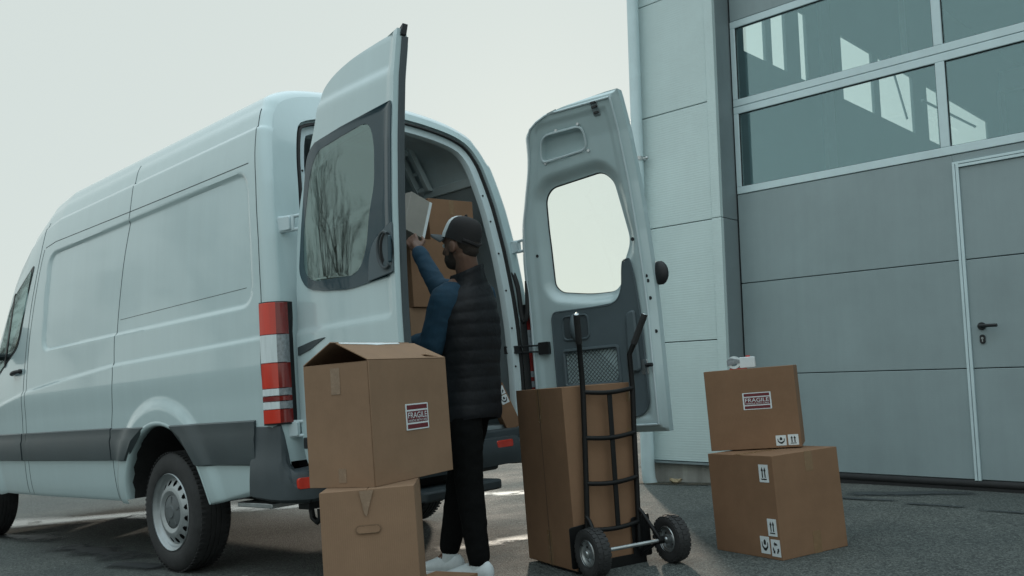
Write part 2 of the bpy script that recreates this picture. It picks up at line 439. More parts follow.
mb=MB(); mb.tube([(-1.0,.66,.40),(-1.02,.66,.31),(-1.06,.66,.29),(-1.09,.66,.31),(-1.09,.66,.36)],.016,8); mb.box((-1.05,.62,.36),(-.95,.70,.44))
obj('towing_eye',mb,M_['black'],van)
mb=MB(); mb.box((-1.06,.60,.40),(-.72,.93,.425)); obj('sill_bracket',mb,M_['zinc'],van,bevel=.004)
# wheel arch lips and liners
for wx in (RWX,FWX):
    for s_ in (-1,1):
        nz_=28; A=[R(7+166*k/nz_) for k in range(nz_+1)]
        mb=MB(); rr=[]
        for a in A:
            zz=WR+ARCHR*math.sin(a)
            pf=plan(wx+ARCHR*math.cos(a))
            y0=(side_y(max(.42,zz))+.024)*pf
            q=[]
            for (dr,dy) in ((.012,.0),(.0,.004),(-.014,-.004),(-.018,-.03),(-.006,-.06)):
                rad=ARCHR+dr; q.append(Vector((wx+rad*math.cos(a),s_*(y0+dy),WR+rad*math.sin(a))))
            rr.append(q)
        mb.loft(rr,closed=False,caps=False); obj('arch_lip',mb,M_['van'],van,smooth=60)
        mb=MB(); rr=[]
        for k,a in enumerate(A):
            rad=ARCHR-.012+ (.006 if k%2 else 0)
            rr.append([Vector((wx+rad*math.cos(a),s_*yy,WR+rad*math.sin(a))) for yy in (.97*plan(wx),.86,.70,.60)])
        mb.loft(rr,closed=False,caps=False)
        mb.add([(wx+.52*math.cos(a),s_*.60,WR+.52*math.sin(a)) for a in A],[tuple(range(len(A)))])
        obj('arch_liner',mb,M_['rubber'],van,smooth=30)
# wheels
def wheel(wx,s_,steer=0):
    Mw=Matrix.Translation((wx,s_*.965,WR))@Matrix.Rotation(steer,4,'Z')
    w=bpy.data.objects.new('wheel',None); COL.objects.link(w); w.parent=van; w.matrix_local=Mw
    f=lambda prof:[(r,-s_*h) for r,h in prof]      # h measured inwards from the outer face
    AX=(0,1,0)
    mb=MB(); mb.lathe((0,0,0),AX,f([(.218,.028),(.226,.012),(.24,.006),(.262,.002),(.285,.002),(.312,.008),(.333,.02),(.345,.034),(.35,.055),(.3505,.078),(.344,.080),(.344,.086),(.3505,.088),(.351,.108),(.345,.110),(.345,.116),(.351,.118),(.351,.138),(.345,.140),(.345,.146),(.3505,.148),(.35,.175),(.343,.198),(.325,.218),(.27,.225),(.22,.21)]),72)
    for k in range(72):                        # shoulder blocks
        a=2*math.pi*k/72
        for (h0,h1,r0) in ((.022,.062,.3445),(.162,.2,.3445)):
            c=math.cos(a); d=math.sin(a); e=.006
            mb.box((-e,0,0),(e,h1-h0,.0065),lambda x,y,z:Vector(((r0+z)*c-x*d,-s_*(h0+y),(r0+z)*d+x*c)))
    obj('tyre',mb,M_['tyre'],w,smooth=50)
    mb=MB(); prof=[(.222,.004),(.226,.010),(.218,.022),(.208,.026),(.206,.032),(.200,.042),(.192,.046)]
    mb.lathe((0,0,0),AX,f(prof),72)
    # disc with a ring of ventilation holes
    NH=16
    dome=lambda r:interp(r,[0,.06,.10,.122,.142,.165,.192],[.034,.032,.022,.010,.014,.028,.046])
    seg=NH*6; V=[];F=[]
    radii=[.10,.108,.118,.128,.138,.146,.157,.168,.178]
    hole=lambda r,a:((r-.1675)/.0165)**2+(((a*NH/(2*math.pi))%1-.5)*2*math.pi*.1675/NH/.0165)**2<1
    segs=NH*14
    rr2=list(np.linspace(.098,.193,30))
    for r in rr2:
        for k in range(segs):
            a=2*math.pi*k/segs; V.append((r*math.cos(a),-s_*dome(r),r*math.sin(a)))
    for i in range(len(rr2)-1):
        for k in range(segs):
            rm=(rr2[i]+rr2[i+1])/2; am=2*math.pi*(k+.5)/segs
            if hole(rm,am): continue
            F.append((i*segs+k,i*segs+(k+1)%segs,(i+1)*segs+(k+1)%segs,(i+1)*segs+k))
    mb.add(V,F)
    obj('rim',mb,M_['steel'],w,smooth=50)
    mb=MB(); mb.lathe((0,0,0),AX,f([(.0,.10),(.2,.10),(.21,.16)]),40); obj('brake_drum',mb,M_['black'],w)
    mb=MB(); mb.lathe((0,0,0),AX,f([(0,.008),(.034,.008),(.038,.014),(.05,.017),(.092,.022),(.099,.028),(.10,.04)]),48)
    for k in range(5):
        a=R(90+72*k); c,d=math.cos(a),math.sin(a)
        mb.box((.05,-.006,0),(.088,.006,.008),lambda x,y,z:Vector((x*c-y*d,-s_*(.020-z+.004),x*d+y*c)))
    obj('hub_cap',mb,M_['hub'],w,smooth=40)
    return w
wheel(RWX,1); wheel(RWX,-1); wheel(FWX,1,R(6)); wheel(FWX,-1,R(6))
# rub strips along the flank
def strip(name,x0,x1,z0,z1,th,m,n=None,side=1,ends=(0,0)):
    n=n or max(2,int((x1-x0)/.03)); mb=MB()
    prof=[(z0,0),(z0+.008,th),(z0+(z1-z0)*.62,th*1.1),(z0+(z1-z0)*.74,th*.72),(z1-.008,th*.6),(z1,0)]
    rr=[]
    for k in range(n+1):
        x=x0+(x1-x0)*k/n
        rr.append([(lambda p:Vector((p.x,side*p.y,p.z)))(side_pt(x,z,0)+Vector((0,t-.001,0))) for z,t in prof])
    mb.loft(rr,closed=True,caps=True); return obj(name,mb,m,van,smooth=30)
for s_ in (-1,1):
    mb=MB(); rr=[]
    for k in range(9):
        t=k/8; q=[]
        for z,th in ((.655,0),(.663,.02),(.78,.022),(.80,.015),(.852,.012),(.86,0)):
            xa=math.sqrt(max(0,(ARCHR+.008)**2-(z-WR)**2)); x=xa+(.657-xa)*t
            p=side_pt(x,z,0); q.append(Vector((p.x,s_*(p.y+th-.001),p.z)))
        rr.append(q)
    mb.loft(rr); obj('rub_strip',mb,M_['strip'],van,smooth=30)
    strip('rub_strip',.668,2.15,.655,.865,.022,M_['strip'],side=s_)
    strip('rub_strip',2.165,2.245,.655,.865,.018,M_['strip'],side=s_)
    strip('rub_strip',2.26,2.99,.655,.865,.022,M_['strip'],side=s_)
    # rear quarter strip, its front end follows the arch
    mb=MB(); rr=[]
    for k in range(25):
        t=k/24; q=[]
        for z,th in ((.625,0),(.635,.02),(.76,.022),(.79,.016),(.852,.014),(.86,0)):
            xa=-math.sqrt(max(0,(ARCHR+.008)**2-(z-WR)**2)); x=xa+(-1.05-.06*(z-.63)-xa)*t
            p=side_pt(x,z,0); q.append(Vector((p.x,s_*(p.y+th-.001),p.z)))
        rr.append(q)
    mb.loft(rr); obj('rub_strip',mb,M_['strip'],van,smooth=30)
# panel gaps
def gap(name,pts,w=.005,side=1,m='gap'):
    mb=MB(); P=[]; pts=[tuple(q) for q in catmull(pts,60)] if len(pts)>2 else pts
    for k in range(len(pts)-1):
        a,b=pts[k],pts[k+1]; n=max(2,int(math.hypot(a[0]-b[0],a[1]-b[1])/.025))
        for i in range(n): t=i/n; P.append((a[0]+(b[0]-a[0])*t,a[1]+(b[1]-a[1])*t))
    P.append(pts[-1])
    Q=[side_pt(x,z,.0) for x,z in P]
    if side<0: Q=[Vector((p.x,-p.y,p.z)) for p in Q]
    mb.tube(Q,w*.5,6); return obj(name,mb,M_[m],van)
roofcurve=[tuple(q) for q in HALF]
for s_ in (-1,1):
    gap('panel_gap',[(.675,.41),(.68,.62),(.665,.84),(.63,1.0),(.60,1.2),(.595,1.46),(.53,1.9),(.46,2.2),(.455,2.26),(.47,2.42),(.49,2.5),(.505,2.58)],.0045,s_)
    gap('panel_gap',[(2.26,.41),(2.245,.84),(2.22,1.2),(2.14,1.7),(2.03,2.1),(1.99,2.25),(1.97,2.42),(1.955,2.48)],.0045,s_)
    gap('panel_gap',[(2.165,.41),(2.165,.84),(2.155,1.17)],.004,s_)
    gap('panel_gap',[(2.155,1.17),(2.1,1.6),(1.97,2.1),(1.92,2.25)],.004,s_)
    gap('panel_gap',[(-1.155,.87),(-1.16,1.2),(-1.163,1.6),(-1.165,2.0),(-1.175,2.3),(-1.19,2.46),(-1.20,2.56)],.005,s_)
    gap('panel_gap',[(-1.1,2.235),(0,2.24),(1.0,2.25),(1.9,2.26)],.005,s_)
    gap('panel_gap',[(-1.0,1.555),(.55,1.55)],.003,s_)
# sliding door rail cover / front door: window, mirror, handle
def sidepatch(name,poly,off,th,m,par,side=1):
    mb=MB(); n=len(poly)
    top=[side_pt(x,z,off+th) for x,z in poly]; bot=[side_pt(x,z,off-.004) for x,z in poly]
    if side<0: top=[Vector((p.x,-p.y,p.z)) for p in top]; bot=[Vector((p.x,-p.y,p.z)) for p in bot]
    mb.add(bot+top,[tuple(range(n))[::-1],tuple(range(n,2*n))]+[(k,(k+1)%n,n+(k+1)%n,n+k) for k in range(n)])
    return obj(name,mb,m,par)
WIN=[(2.36,1.585),(3.12,1.40),(3.10,1.50),(2.78,2.02),(2.62,2.17),(2.10,2.20)]
for s_ in (-1,1):
    fr_=roundpoly(WIN,[.10,.05,.05,.1,.1,.05])
    wn=sidepatch('window_frame',fr_,0,.004,M_['black'],van,s_)
    c=np.mean(np.array(WIN),0); inn=roundpoly([tuple(c+(np.array(p)-c)*.93) for p in WIN],[.09,.05,.05,.1,.1,.05])
    sidepatch('pane',inn,.004,.003,M_['glass_tint'],wn,s_)
    sidepatch('quarter_bar',[(2.66,1.50),(2.70,1.49),(2.58,2.18),(2.54,2.18)],.004,.006,M_['black'],wn,s_)
    mb=MB()
    P=[side_pt(x,1.355,.012+.022*math.sin(math.pi*t)) for x,t in ((2.27,0),(2.31,.3),(2.36,.5),(2.41,.75),(2.45,1))]
    if s_<0: P=[Vector((p.x,-p.y,p.z)) for p in P]
    mb.tube(P,[.012,.016,.017,.017,.012],8); mb.ball(P[0],.02,6)
    obj('door_handle',mb,M_['black'],van)
    mb=MB(); mb.ball((3.05,s_*1.17,1.62),(.05,.09,.17),10); mb.tube([(3.0,s_*.93,1.5),(3.04,s_*1.1,1.53)],.03,8)
    obj('side_mirror',mb,M_['black'],van)
    mb=MB(); mb.prism(rrect(-.16,.16,-.1,.12,.06),0,.05,lambda a,b,t:Vector((4.13-abs(a)*.3+t*.6,s_*(.62+a),.86+b+a*.3))); obj('headlight',mb,M_['clear'],van,bevel=.01)
mb=MB(); rr=[]
for x in (2.72,2.9,3.1,3.32):
    rr.append([skin(x,i,-.004) for i in range(NT) if abs(FULL[i][0])<.80])
mb.loft(rr,closed=False,caps=False); obj('windscreen',mb,M_['frit'],van)
mb=MB(); mb.prism([(-.99,0),(.99,0),(.8,.18),(-.8,.18)],.32,.72,lambda a,b,t:Vector((4.15+b-.04*abs(a)**3,a*.93,t))); obj('front_bumper',mb,M_['plastic'],van,bevel=.03)
mb=MB(); mb.box((4.24,-.5,.78),(4.29,.5,.98)); obj('grille',mb,M_['black'],van,bevel=.02)
# rear bumper: wraps the corners, low step across the middle
mb=MB()
def bp_(y):   # plan line of the bumper's outer face
    return XR-.13+.10*abs(y)**6
for (ya,yb,z0,z1) in ((-.62,.62,.46,.62),):
    mb.grid(24,8,lambda u,v:Vector((bp_(ya+(yb-ya)*u)-.012*math.sin(math.pi*v),ya+(yb-ya)*u,z0+(z1-z0)*v)))
    mb.grid(24,2,lambda u,v:Vector((bp_(ya+(yb-ya)*u)*(1-v)+(-1.10)*v,ya+(yb-ya)*u,z1)))
    mb.grid(24,2,lambda u,v:Vector((bp_(ya+(yb-ya)*u)*(1-v)+(-1.10)*v,ya+(yb-ya)*u,z0)))
obj('rear_bumper',mb,M_['plastic'],van,smooth=40)
for s_ in (-1,1):
    # corner piece: outline followed from the flank round to the rear face
    path=[(-1.01,1.012),(-1.08,1.016),(-1.18,1.012),(-1.26,.99),(-1.32,.94),(-1.352,.87),(-1.366,.78),(-1.374,.68),(-1.376,.60)]
    path=[tuple(q) for q in catmull(path,40)]
    mb=MB(); rr=[]
    for k,(x,y) in enumerate(path):
        t=k/40
        zt=interp(t,[0,.38,.46,.8,1],[.835,.835,.60,.61,.62]); zb=interp(t,[0,.3,.6,1],[.455,.44,.43,.45])
        ins=.10
        dx,dy=(.0,-ins) if t<.3 else (ins*.8,-ins*.5) if t<.6 else (ins,0)
        zz=[zb,zb+.02,zb+(zt-zb)*.25,zb+(zt-zb)*.5,zb+(zt-zb)*.56,zb+(zt-zb)*.8,zt-.015,zt]
        o_=[-.04,0,.004,.004,-.006,-.008,-.012,-.03]
        nx,ny=(0,1) if t<.35 else (-.7,.7) if t<.6 else (-1,0)
        q=[Vector((x+nx*o,s_*(y+ny*o),z)) for z,o in zip(zz,o_)]+[Vector((x+dx,s_*(y+dy),zt)),Vector((x+dx,s_*(y+dy),zb))]
        for p in q:                                 # the doors close over the upper part
            w=sst(.585,.60,p.z); p.x=(1-w)*p.x+w*max(p.x,-1.262)
            if t<.12: p.x-=.03*(1-t/.12)*(.62-p.z)/.2*(-1)
        rr.append(q)
    mb.loft(rr); obj('bumper_corner',mb,M_['plastic'],van,smooth=35)
    mb=MB(); mb.prism(rrect(.80,.945,.505,.56,.012) if s_>0 else rrect(.42,.56,.56,.605,.012),.0,.016,lambda a,b,t:Vector((interp(a,[.5,.60,.78,.87,.94,.99],[-1.372,-1.372,-1.366,-1.352,-1.318,-1.26])-t-.002,s_*a,b))); obj('reflector',mb,M_['red'],van,bevel=.004)
mb=MB(); mb.prism(roundpoly([(-1.30,.30),(-1.53,.30),(-1.53,-.31),(-1.30,-.31)],.05),.345,.40,lambda a,b,t:Vector((a,b,t))); mb.box((-1.32,-.2,.36),(-1.0,.2,.39))
obj('rear_step',mb,M_['plastic'],van,bevel=.012)
mb=MB(); mb.box((-1.28,-.8,.60),(-1.12,.8,.66)); obj('entry_sill',mb,M_['plastic'],van,bevel=.01)
# tail lamps
for s_ in (-1,1):
    zones=[(1.245,1.435,'red'),(1.055,1.235,'clear'),(.92,1.05,'red'),(.90,.918,'reddark'),(.868,.898,'clear'),(.85,.866,'reddark'),(.82,.848,'clear'),(.735,.818,'red')]
    zones=[(1.282,1.445,'red'),(1.138,1.2815,'clear'),(1.010,1.1375,'red'),(.972,1.0095,'clear'),(.945,.9715,'reddark'),(.905,.9445,'clear'),(.835,.9045,'red')]
    path=[(-1.168,1.014),(-1.185,1.0145),(-1.203,1.012),(-1.228,1.002),(-1.253,.975),(-1.264,.945),(-1.267,.918)]
    path=[tuple(q) for q in catmull(path,14)]
    lamp=None
    mb=MB(); rr=[]
    for k,(x,y) in enumerate(path):
        rr.append([Vector((x,s_*(y+.004-(.0 if z<1.2 else .012*(z-1.2))),z)) for z in (.828,.84,1.2,1.43,1.45)]+[Vector((x+.02 if k>6 else x,s_*(y-.05),z)) for z in (1.45,.828)])
    mb.loft(rr); lamp=obj('tail_lamp',mb,M_['black'],van,smooth=40)
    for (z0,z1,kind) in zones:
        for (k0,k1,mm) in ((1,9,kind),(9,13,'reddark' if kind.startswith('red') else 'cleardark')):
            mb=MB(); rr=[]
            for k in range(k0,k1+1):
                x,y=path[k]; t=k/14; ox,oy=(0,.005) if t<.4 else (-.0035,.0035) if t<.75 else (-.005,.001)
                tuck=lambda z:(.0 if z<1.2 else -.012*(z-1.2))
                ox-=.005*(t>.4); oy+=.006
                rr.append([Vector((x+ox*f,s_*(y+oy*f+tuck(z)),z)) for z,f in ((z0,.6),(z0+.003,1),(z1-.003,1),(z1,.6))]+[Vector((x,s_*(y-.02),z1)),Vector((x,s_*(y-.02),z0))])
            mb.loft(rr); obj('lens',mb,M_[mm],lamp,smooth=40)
# high brake light on the roof edge
mb=MB(); mb.prism(rrect(-.22,.22,0,.028,.012),0,.06,lambda a,b,t:Vector((XR+.285+t*1.0,a,2.745+b*.9-.10*a*a))); obj('high_brake_light',mb,M_['reddark'],van,bevel=.004)
# interior lamp
mb=MB(); mb.prism(rrect(-.09,.09,0,.03,.01),0,.04,lambda a,b,t:Vector((XR+.36+t,-.12+a,2.565-b))); obj('cargo_lamp',mb,M_['clear'],van,bevel=.004)
# ------------------------------------------------------------------ rear doors (s from the hinge, n inwards, z up), swung open
SL=([.585,.597,.645,.745,.9,1.6,1.9,2.1,2.3,2.45,2.513,2.565,2.603,2.622,2.632],[.16,.10,.043,.017,.0,.008,.04,.10,.175,.212,.235,.33,.495,.69,.86])
_c=catmull(list(zip(SL[1],SL[0])),160); _z=np.maximum.accumulate(_c[:,1])
def sleft(z): return interp(z,_z,_c[:,0])
ZR=sorted(set([.585,.59,.597,.61,.63,.645]+list(np.round(np.arange(.66,2.50,.014),4))+[2.513,2.525,2.537,2.548,2.557,2.565,2.573,2.58,2.587,2.592,2.598,2.603,2.608,2.613,2.618,2.622,2.627,2.632]))
class Door:
    def __init__(d,side,hx,hy,ang,W,k):
        d.side=side; d.W=W; d.k=k; a=R(ang); d.h=Vector((hx,hy,0))
        if side>0: d.S=Vector((-math.sin(a),-math.cos(a),0)); d.N=Vector((math.cos(a),-math.sin(a),0))
        else: d.S=Vector((-math.sin(a),math.cos(a),0)); d.N=Vector((math.cos(a),math.sin(a),0))
    def P(d,s,z,n): return d.h+d.S*s+d.N*n+Vector((0,0,z))
    def out(d,s,z):
        n=d.k*rx(z)+.035*((s-.55)/.55)**2*(s<.55)
        n+=.010*sst(2.42,2.47,z+.0*s)*(1-sst(d.W-.07,d.W-.02,s))                      # roof crease
        n+=.010*sst(1.27,1.30,z)*(1-sst(d.W-.07,d.W-.02,s))-.004*sst(.62,.58,z)       # swage at lamp height
        return n
    def inn(d,s,z):
        """inner skin: raised rim, sunken field"""
        e=min(s-sleft(z),d.W-s,z-.585,(2.632-z)*1.0)
        return d.k*rx(z)+.055+.03*sst(.0,.03,e)+.012*sst(.11,.08,e)*sst(.03,.05,e)
HOLE=roundpoly([(.225,1.545),(.27,1.495),(.49,1.458),(.66,1.455),(.722,1.515),(.746,1.627),(.812,1.745),(.783,1.99),(.765,2.13),(.70,2.200),(.320,2.168),(.258,2.11),(.238,1.90)],[.06,.07,.08,.06,.05,.05,.06,.08,.05,.06,.05,.05,.08])
def make_door(name,d,label=None):
    root=bpy.data.objects.new(name,None); COL.objects.link(root); root.parent=van
    if label: root['label']=label
    NS=64; W=d.W
    ring=lambda s,z:sdist(s,z,HOLE)
    pts=[[(lambda t,z:(sleft(z)+(W-sleft(z))*t))(i/NS,z) for i in range(NS+1)] for z in ZR]
    ins={}; sn={}
    for j,z in enumerate(ZR):
        for i in range(NS+1): ins[i,j]=inpoly(pts[j][i],z,HOLE)
    F=[]; 
    pos={(i,j):(pts[j][i],ZR[j]) for j in range(len(ZR)) for i in range(NS+1)}
    for j in range(len(ZR)-1):
        for i in range(NS):
            q=[(i,j),(i+1,j),(i+1,j+1),(i,j+1)]; k=sum(ins[c] for c in q)
            if k==4: continue
            if k:
                for c in q:
                    if ins[c]: sn[c]=1
            F.append(q)
    for c in sn: pos[c]=polydist(*pos[c],HOLE)[1]
    ids={}; vo=[];vi=[]
    for q in F:
        for c in q:
            if c not in ids:
                ids[c]=len(vo); s,z=pos[c]
                h=sdist(s,z,HOLE) if (c in sn or abs(s-.5)<.45 and 1.35<z<2.35) else 1
                no=d.out(s,z); ni=d.inn(s,z)
                ni-=.045*sst(.075,.0,h)                    # window reveal slopes outwards
                if d.side<0 or True:
                    # upper pocket and lower field pressed into the inner skin
                    pk=sdist(s,z,POCK); ni-=.035*sst(.008,-.012,pk)
                vo.append(d.P(s,z,no)); vi.append(d.P(s,z,max(ni,no+.012)))
    edge={}
    for q in F:
        for a,b in zip(q,q[1:]+q[:1]):
            edge[a,b]=edge.get((a,b),0)+1
    mb=MB(); n=len(vo)
    fs=[tuple(ids[c] for c in q) for q in F]+[tuple(ids[c]+n for c in q[::-1]) for q in F]
    for (a,b) in edge:
        if (b,a) not in edge: fs.append((ids[b],ids[a],ids[a]+n,ids[b]+n))
    mb.add(vo+vi,fs)
    panel=obj('door_panel',mb,M_['van'],root,smooth=32)
    # rubber round the edge of the inner face
    mb=MB(); P=[]
    Z=[z for z in ZR if .62<z<2.6][::3]
    P=[(sleft(z)+.045,z) for z in Z]+[(s,2.585) for s in np.linspace(.45,W-.05,10)]+[(W-.045,z) for z in Z[::-1]]+[(s,.63) for s in np.linspace(W-.06,.12,10)]
    mb.tube([d.P(s,z,d.inn(s,z)+.004) for s,z in P],.007,6,closed=True); obj('door_seal',mb,M_['van_in'],root)
    return root
POCK=roundpoly([(.31,2.315),(.655,2.335),(.655,2.475),(.35,2.475)],[.05,.05,.05,.07])
def patch(name,d,poly,n0,n1,m,par,inner=False,bevel=0,sub=0):
    """flat piece with outline poly in (s,z), lying on the outer (or inner) skin"""
    mb=MB(); f=d.inn if inner else d.out
    mb.prism(poly,n0,n1,lambda a,b,t:d.P(a,b,f(a,b)+t))
    return obj(name,mb,m,par,bevel=bevel,smooth=30)
def sheet(name,d,poly,off,m,par,hole=None,nu=40,nz=46,inner=False,th=.004):
    """curved sheet filling poly (minus hole), following the skin"""
    xs=[p[0] for p in poly]; ys=[p[1] for p in poly]
    zs=np.linspace(min(ys)+1e-4,max(ys)-1e-4,nz); mb=MB()
    rows=[]
    for z in zs:
        X=[]
        for i in range(len(poly)):
            (x1,y1),(x2,y2)=poly[i-1],poly[i]
            if (y1>z)!=(y2>z): X.append(x1+(x2-x1)*(z-y1)/(y2-y1))
        rows.append((min(X),max(X)))
    f=d.inn if inner else d.out
    pos={};F=[];sn={}
    for j,z in enumerate(zs):
        for i in range(nu+1): pos[i,j]=(rows[j][0]+(rows[j][1]-rows[j][0])*i/nu,z)
    inh={c:(hole is not None and inpoly(*p,hole)) for c,p in pos.items()}
    for j in range(nz-1):
        for i in range(nu):
            q=[(i,j),(i+1,j),(i+1,j+1),(i,j+1)]; k=sum(inh[c] for c in q)
            if k==4: continue
            for c in q:
                if inh[c]: sn[c]=1
            F.append(q)
    for c in sn: pos[c]=polydist(*pos[c],hole)[1]
    ids={};v=[]
    for q in F:
        for c in q:
            if c not in ids: ids[c]=len(v); s,z=pos[c]; v.append(d.P(s,z,f(s,z)+off))
    n=len(v); v2=[p+d.N*th for p in v]
    edge={}
    for q in F:
        for a,b in zip(q,q[1:]+q[:1]): edge[a,b]=1
    fs=[tuple(ids[c] for c in q) for q in F]+[tuple(ids[c]+n for c in q[::-1]) for q in F]
    for (a,b) in edge:
        if (b,a) not in edge: fs.append((ids[b],ids[a],ids[a]+n,ids[b]+n))
    mb.add(v+v2,fs); return obj(name,mb,m,par,smooth=40)

DL=Door(1,-1.285,.915,91,.865,.5)
DR=Door(-1,-1.25,-1.0,98,.935,1.1)
rdl=make_door('rear_door',DL,'open rear door with tinted window, seen from outside')
rdr=make_door('rear_door',DR,'open rear door with clear window, seen from inside')
# --- left door, outer face: black glass border, tinted pane, handle
FRIT=roundpoly([(.045,1.58),(.13,1.49),(.45,1.435),(.858,1.465),(.858,2.275),(.205,2.245),(.125,2.19)],[.05,.07,.2,.01,.01,.05,.06])
PANE=roundpoly([(.105,1.575),(.20,1.52),(.585,1.50),(.655,1.60),(.685,1.78),(.725,1.90),(.725,2.10),(.68,2.225),(.23,2.185),(.165,2.08),(.095,1.75)],[.05,.08,.06,.08,.08,.1,.05,.08,.06,.08,.1])
fb=sheet('window_border',DL,FRIT,-.007,M_['frit'],rdl,hole=PANE)
sheet('window',DL,PANE,-.006,M_['glass_tint'],rdl)
# deeper cover plate round the handle, with its round recess
HC=roundpoly([(.672,1.455),(.866,1.472),(.866,1.70),(.80,1.685),(.71,1.63),(.68,1.56)],[.01,.01,.005,.07,.06,.06])
hp=patch('handle_plate',DL,HC,-.014,-.006,M_['trim'],rdl,bevel=.003)
mb=MB(); c=DL.P(.825,1.578,DL.out(.825,1.578)-.016)
mb.add([c+DL.S*(.052*math.cos(a))*1.0+Vector((0,0,.082*math.sin(a))) for a in np.linspace(0,2*math.pi,32,endpoint=False)],[tuple(range(32))])
obj('handle_recess',mb,M_['black'],hp)
mb=MB(); mb.add([c-DL.N*.004+DL.S*(.012+.036*math.cos(a))+Vector((0,0,.068*math.sin(a)+.004)) for a in np.linspace(0,2*math.pi,32,endpoint=False)],[tuple(range(32))]); obj('recess_floor',mb,M_['trim'],hp)
mb=MB(); mb.tube([c-DL.N*.012+DL.S*(.05*math.cos(a))+Vector((0,0,.082*math.sin(a))) for a in np.linspace(R(60),R(300),18)],.007,6)
obj('recess_rim',mb,M_['plastic'],hp)
mb=MB(); mb.prism(rrect(.852,.870,1.515,1.64,.008),-.030,-.015,lambda a,b,t:DL.P(a,b,DL.out(a,b)+t)); obj('handle',mb,M_['frit'],hp,bevel=.006)
SW=roundpoly([(.02,1.165),(.14,1.185),(.30,1.235),(.20,1.23),(.02,1.208)],.006)
patch('swage_trim',DL,SW,-.006,.002,M_['strip'],rdl)
patch('corner_buffer',DL,rrect(.055,.085,.70,.755,.006),-.02,.0,M_['black'],rdl,bevel=.003)
# dark edge of the left door with its rubber lip
mb=MB(); Z=[z for z in ZR if .6<z<2.60][::4]
mb.loft([[DL.P(DL.W+dx,z,DL.out(.86,z)+dn) for dx,dn in ((.001,.03),(.012,.034),(.014,.06),(.001,.066))] for z in Z]); obj('edge_seal',mb,M_['plastic'],rdl)
mb=MB(); mb.prism(roundpoly([(.83,2.585),(.875,2.60),(.875,2.66),(.85,2.635)],.006),.02,.05,lambda a,b,t:DL.P(a,b,DL.out(a,b)+t)); obj('top_buffer',mb,M_['black'],rdl)
# --- right door, inner face
wg=sheet('window',DR,roundpoly([(s*1.0,z) for s,z in HOLE],0.001),.004,M_['glass'],rdr)
mb=MB(); mb.tube([DR.P(s,z,DR.out(s,z)+.012) for s,z in HOLE],.006,6,closed=True); obj('window_seal',mb,M_['rubber'],rdr)
mb=MB(); mb.tube([DL.P(s,z,DL.out(s,z)+.012) for s,z in HOLE],.006,6,closed=True); obj('window_seal',mb,M_['rubber'],rdl)
TR=roundpoly([(.205,.70),(.79,.685),(.85,.76),(.845,1.2),(.822,1.56),(.81,1.64),(.765,1.63),(.752,1.58),(.735,1.47),(.70,1.40),(.64,1.372),(.225,1.371),(.205,1.33)],[.03,.06,.06,.05,.03,.015,.015,.03,.06,.06,.06,.03,.03])
tp=sheet('trim_panel',DR,TR,.004,M_['trim'],rdr,inner=True,th=.012,hole=rrect(.285,.655,.905,1.105,.012))
def rim(name,d,poly,r,off,m,par):
    mb=MB(); P=[]
    for i in range(len(poly)):
        a=np.array(poly[i-1]);b=np.array(poly[i]); n=max(1,int(np.linalg.norm(b-a)/.02))
        for k in range(n): P.append(a+(b-a)*k/n)
    mb.tube([d.P(s,z,d.inn(s,z)+off) for s,z in P],r,6,closed=True); return obj(name,mb,m,par)
rim('trim_edge',DR,TR,.006,.013,M_['trim'],tp)
# mesh pocket
pk=rrect(.285,.655,.905,1.105,.012)
patch('pocket_back',DR,rrect(.27,.67,.89,1.12,.012),-.012,-.004,M_['black'],tp,inner=True)
rim('pocket_frame',DR,rrect(.272,.668,.892,1.118,.02),.012,.016,M_['trim'],tp)
mb=MB()
for k in range(-8,17):
    for sg in (1,-1):
        s0=.285+.0265*k; P=[]
        z=.905
        a=[(s0 if sg>0 else s0+.0,.905),(s0+sg*.2,1.105)]
        q=[(a[0][0]+(a[1][0]-a[0][0])*t,.905+.2*t) for t in np.linspace(0,1,15)]
        q=[p for p in q if .285<=p[0]<=.655]
        if len(q)>1: mb.tube([DR.P(s,z,DR.inn(s,z)+.010) for s,z in q],.0022,4,caps=False)
obj('pocket_net',mb,M_['plastic'],tp)
# pull handle in its dish
rim('handle_frame',DR,rrect(.285,.475,1.185,1.335,.03),.007,.018,M_['trim'],tp)
patch('handle_dish',DR,rrect(.295,.465,1.195,1.325,.025),.016,.018,M_['plastic'],tp,inner=True)
mb=MB(); mb.tube([DR.P(.38,z,DR.inn(.38,z)+.02+.03*math.sin(math.pi*t)**.6) for z,t in zip(np.linspace(1.19,1.33,12),np.linspace(0,1,12))],.022,10); obj('pull_handle',mb,M_['trim'],tp)
patch('armrest',DR,roundpoly([(.73,.95),(.815,.95),(.81,1.33),(.745,1.31)],.03),.014,.04,M_['trim'],tp,inner=True,bevel=.012)
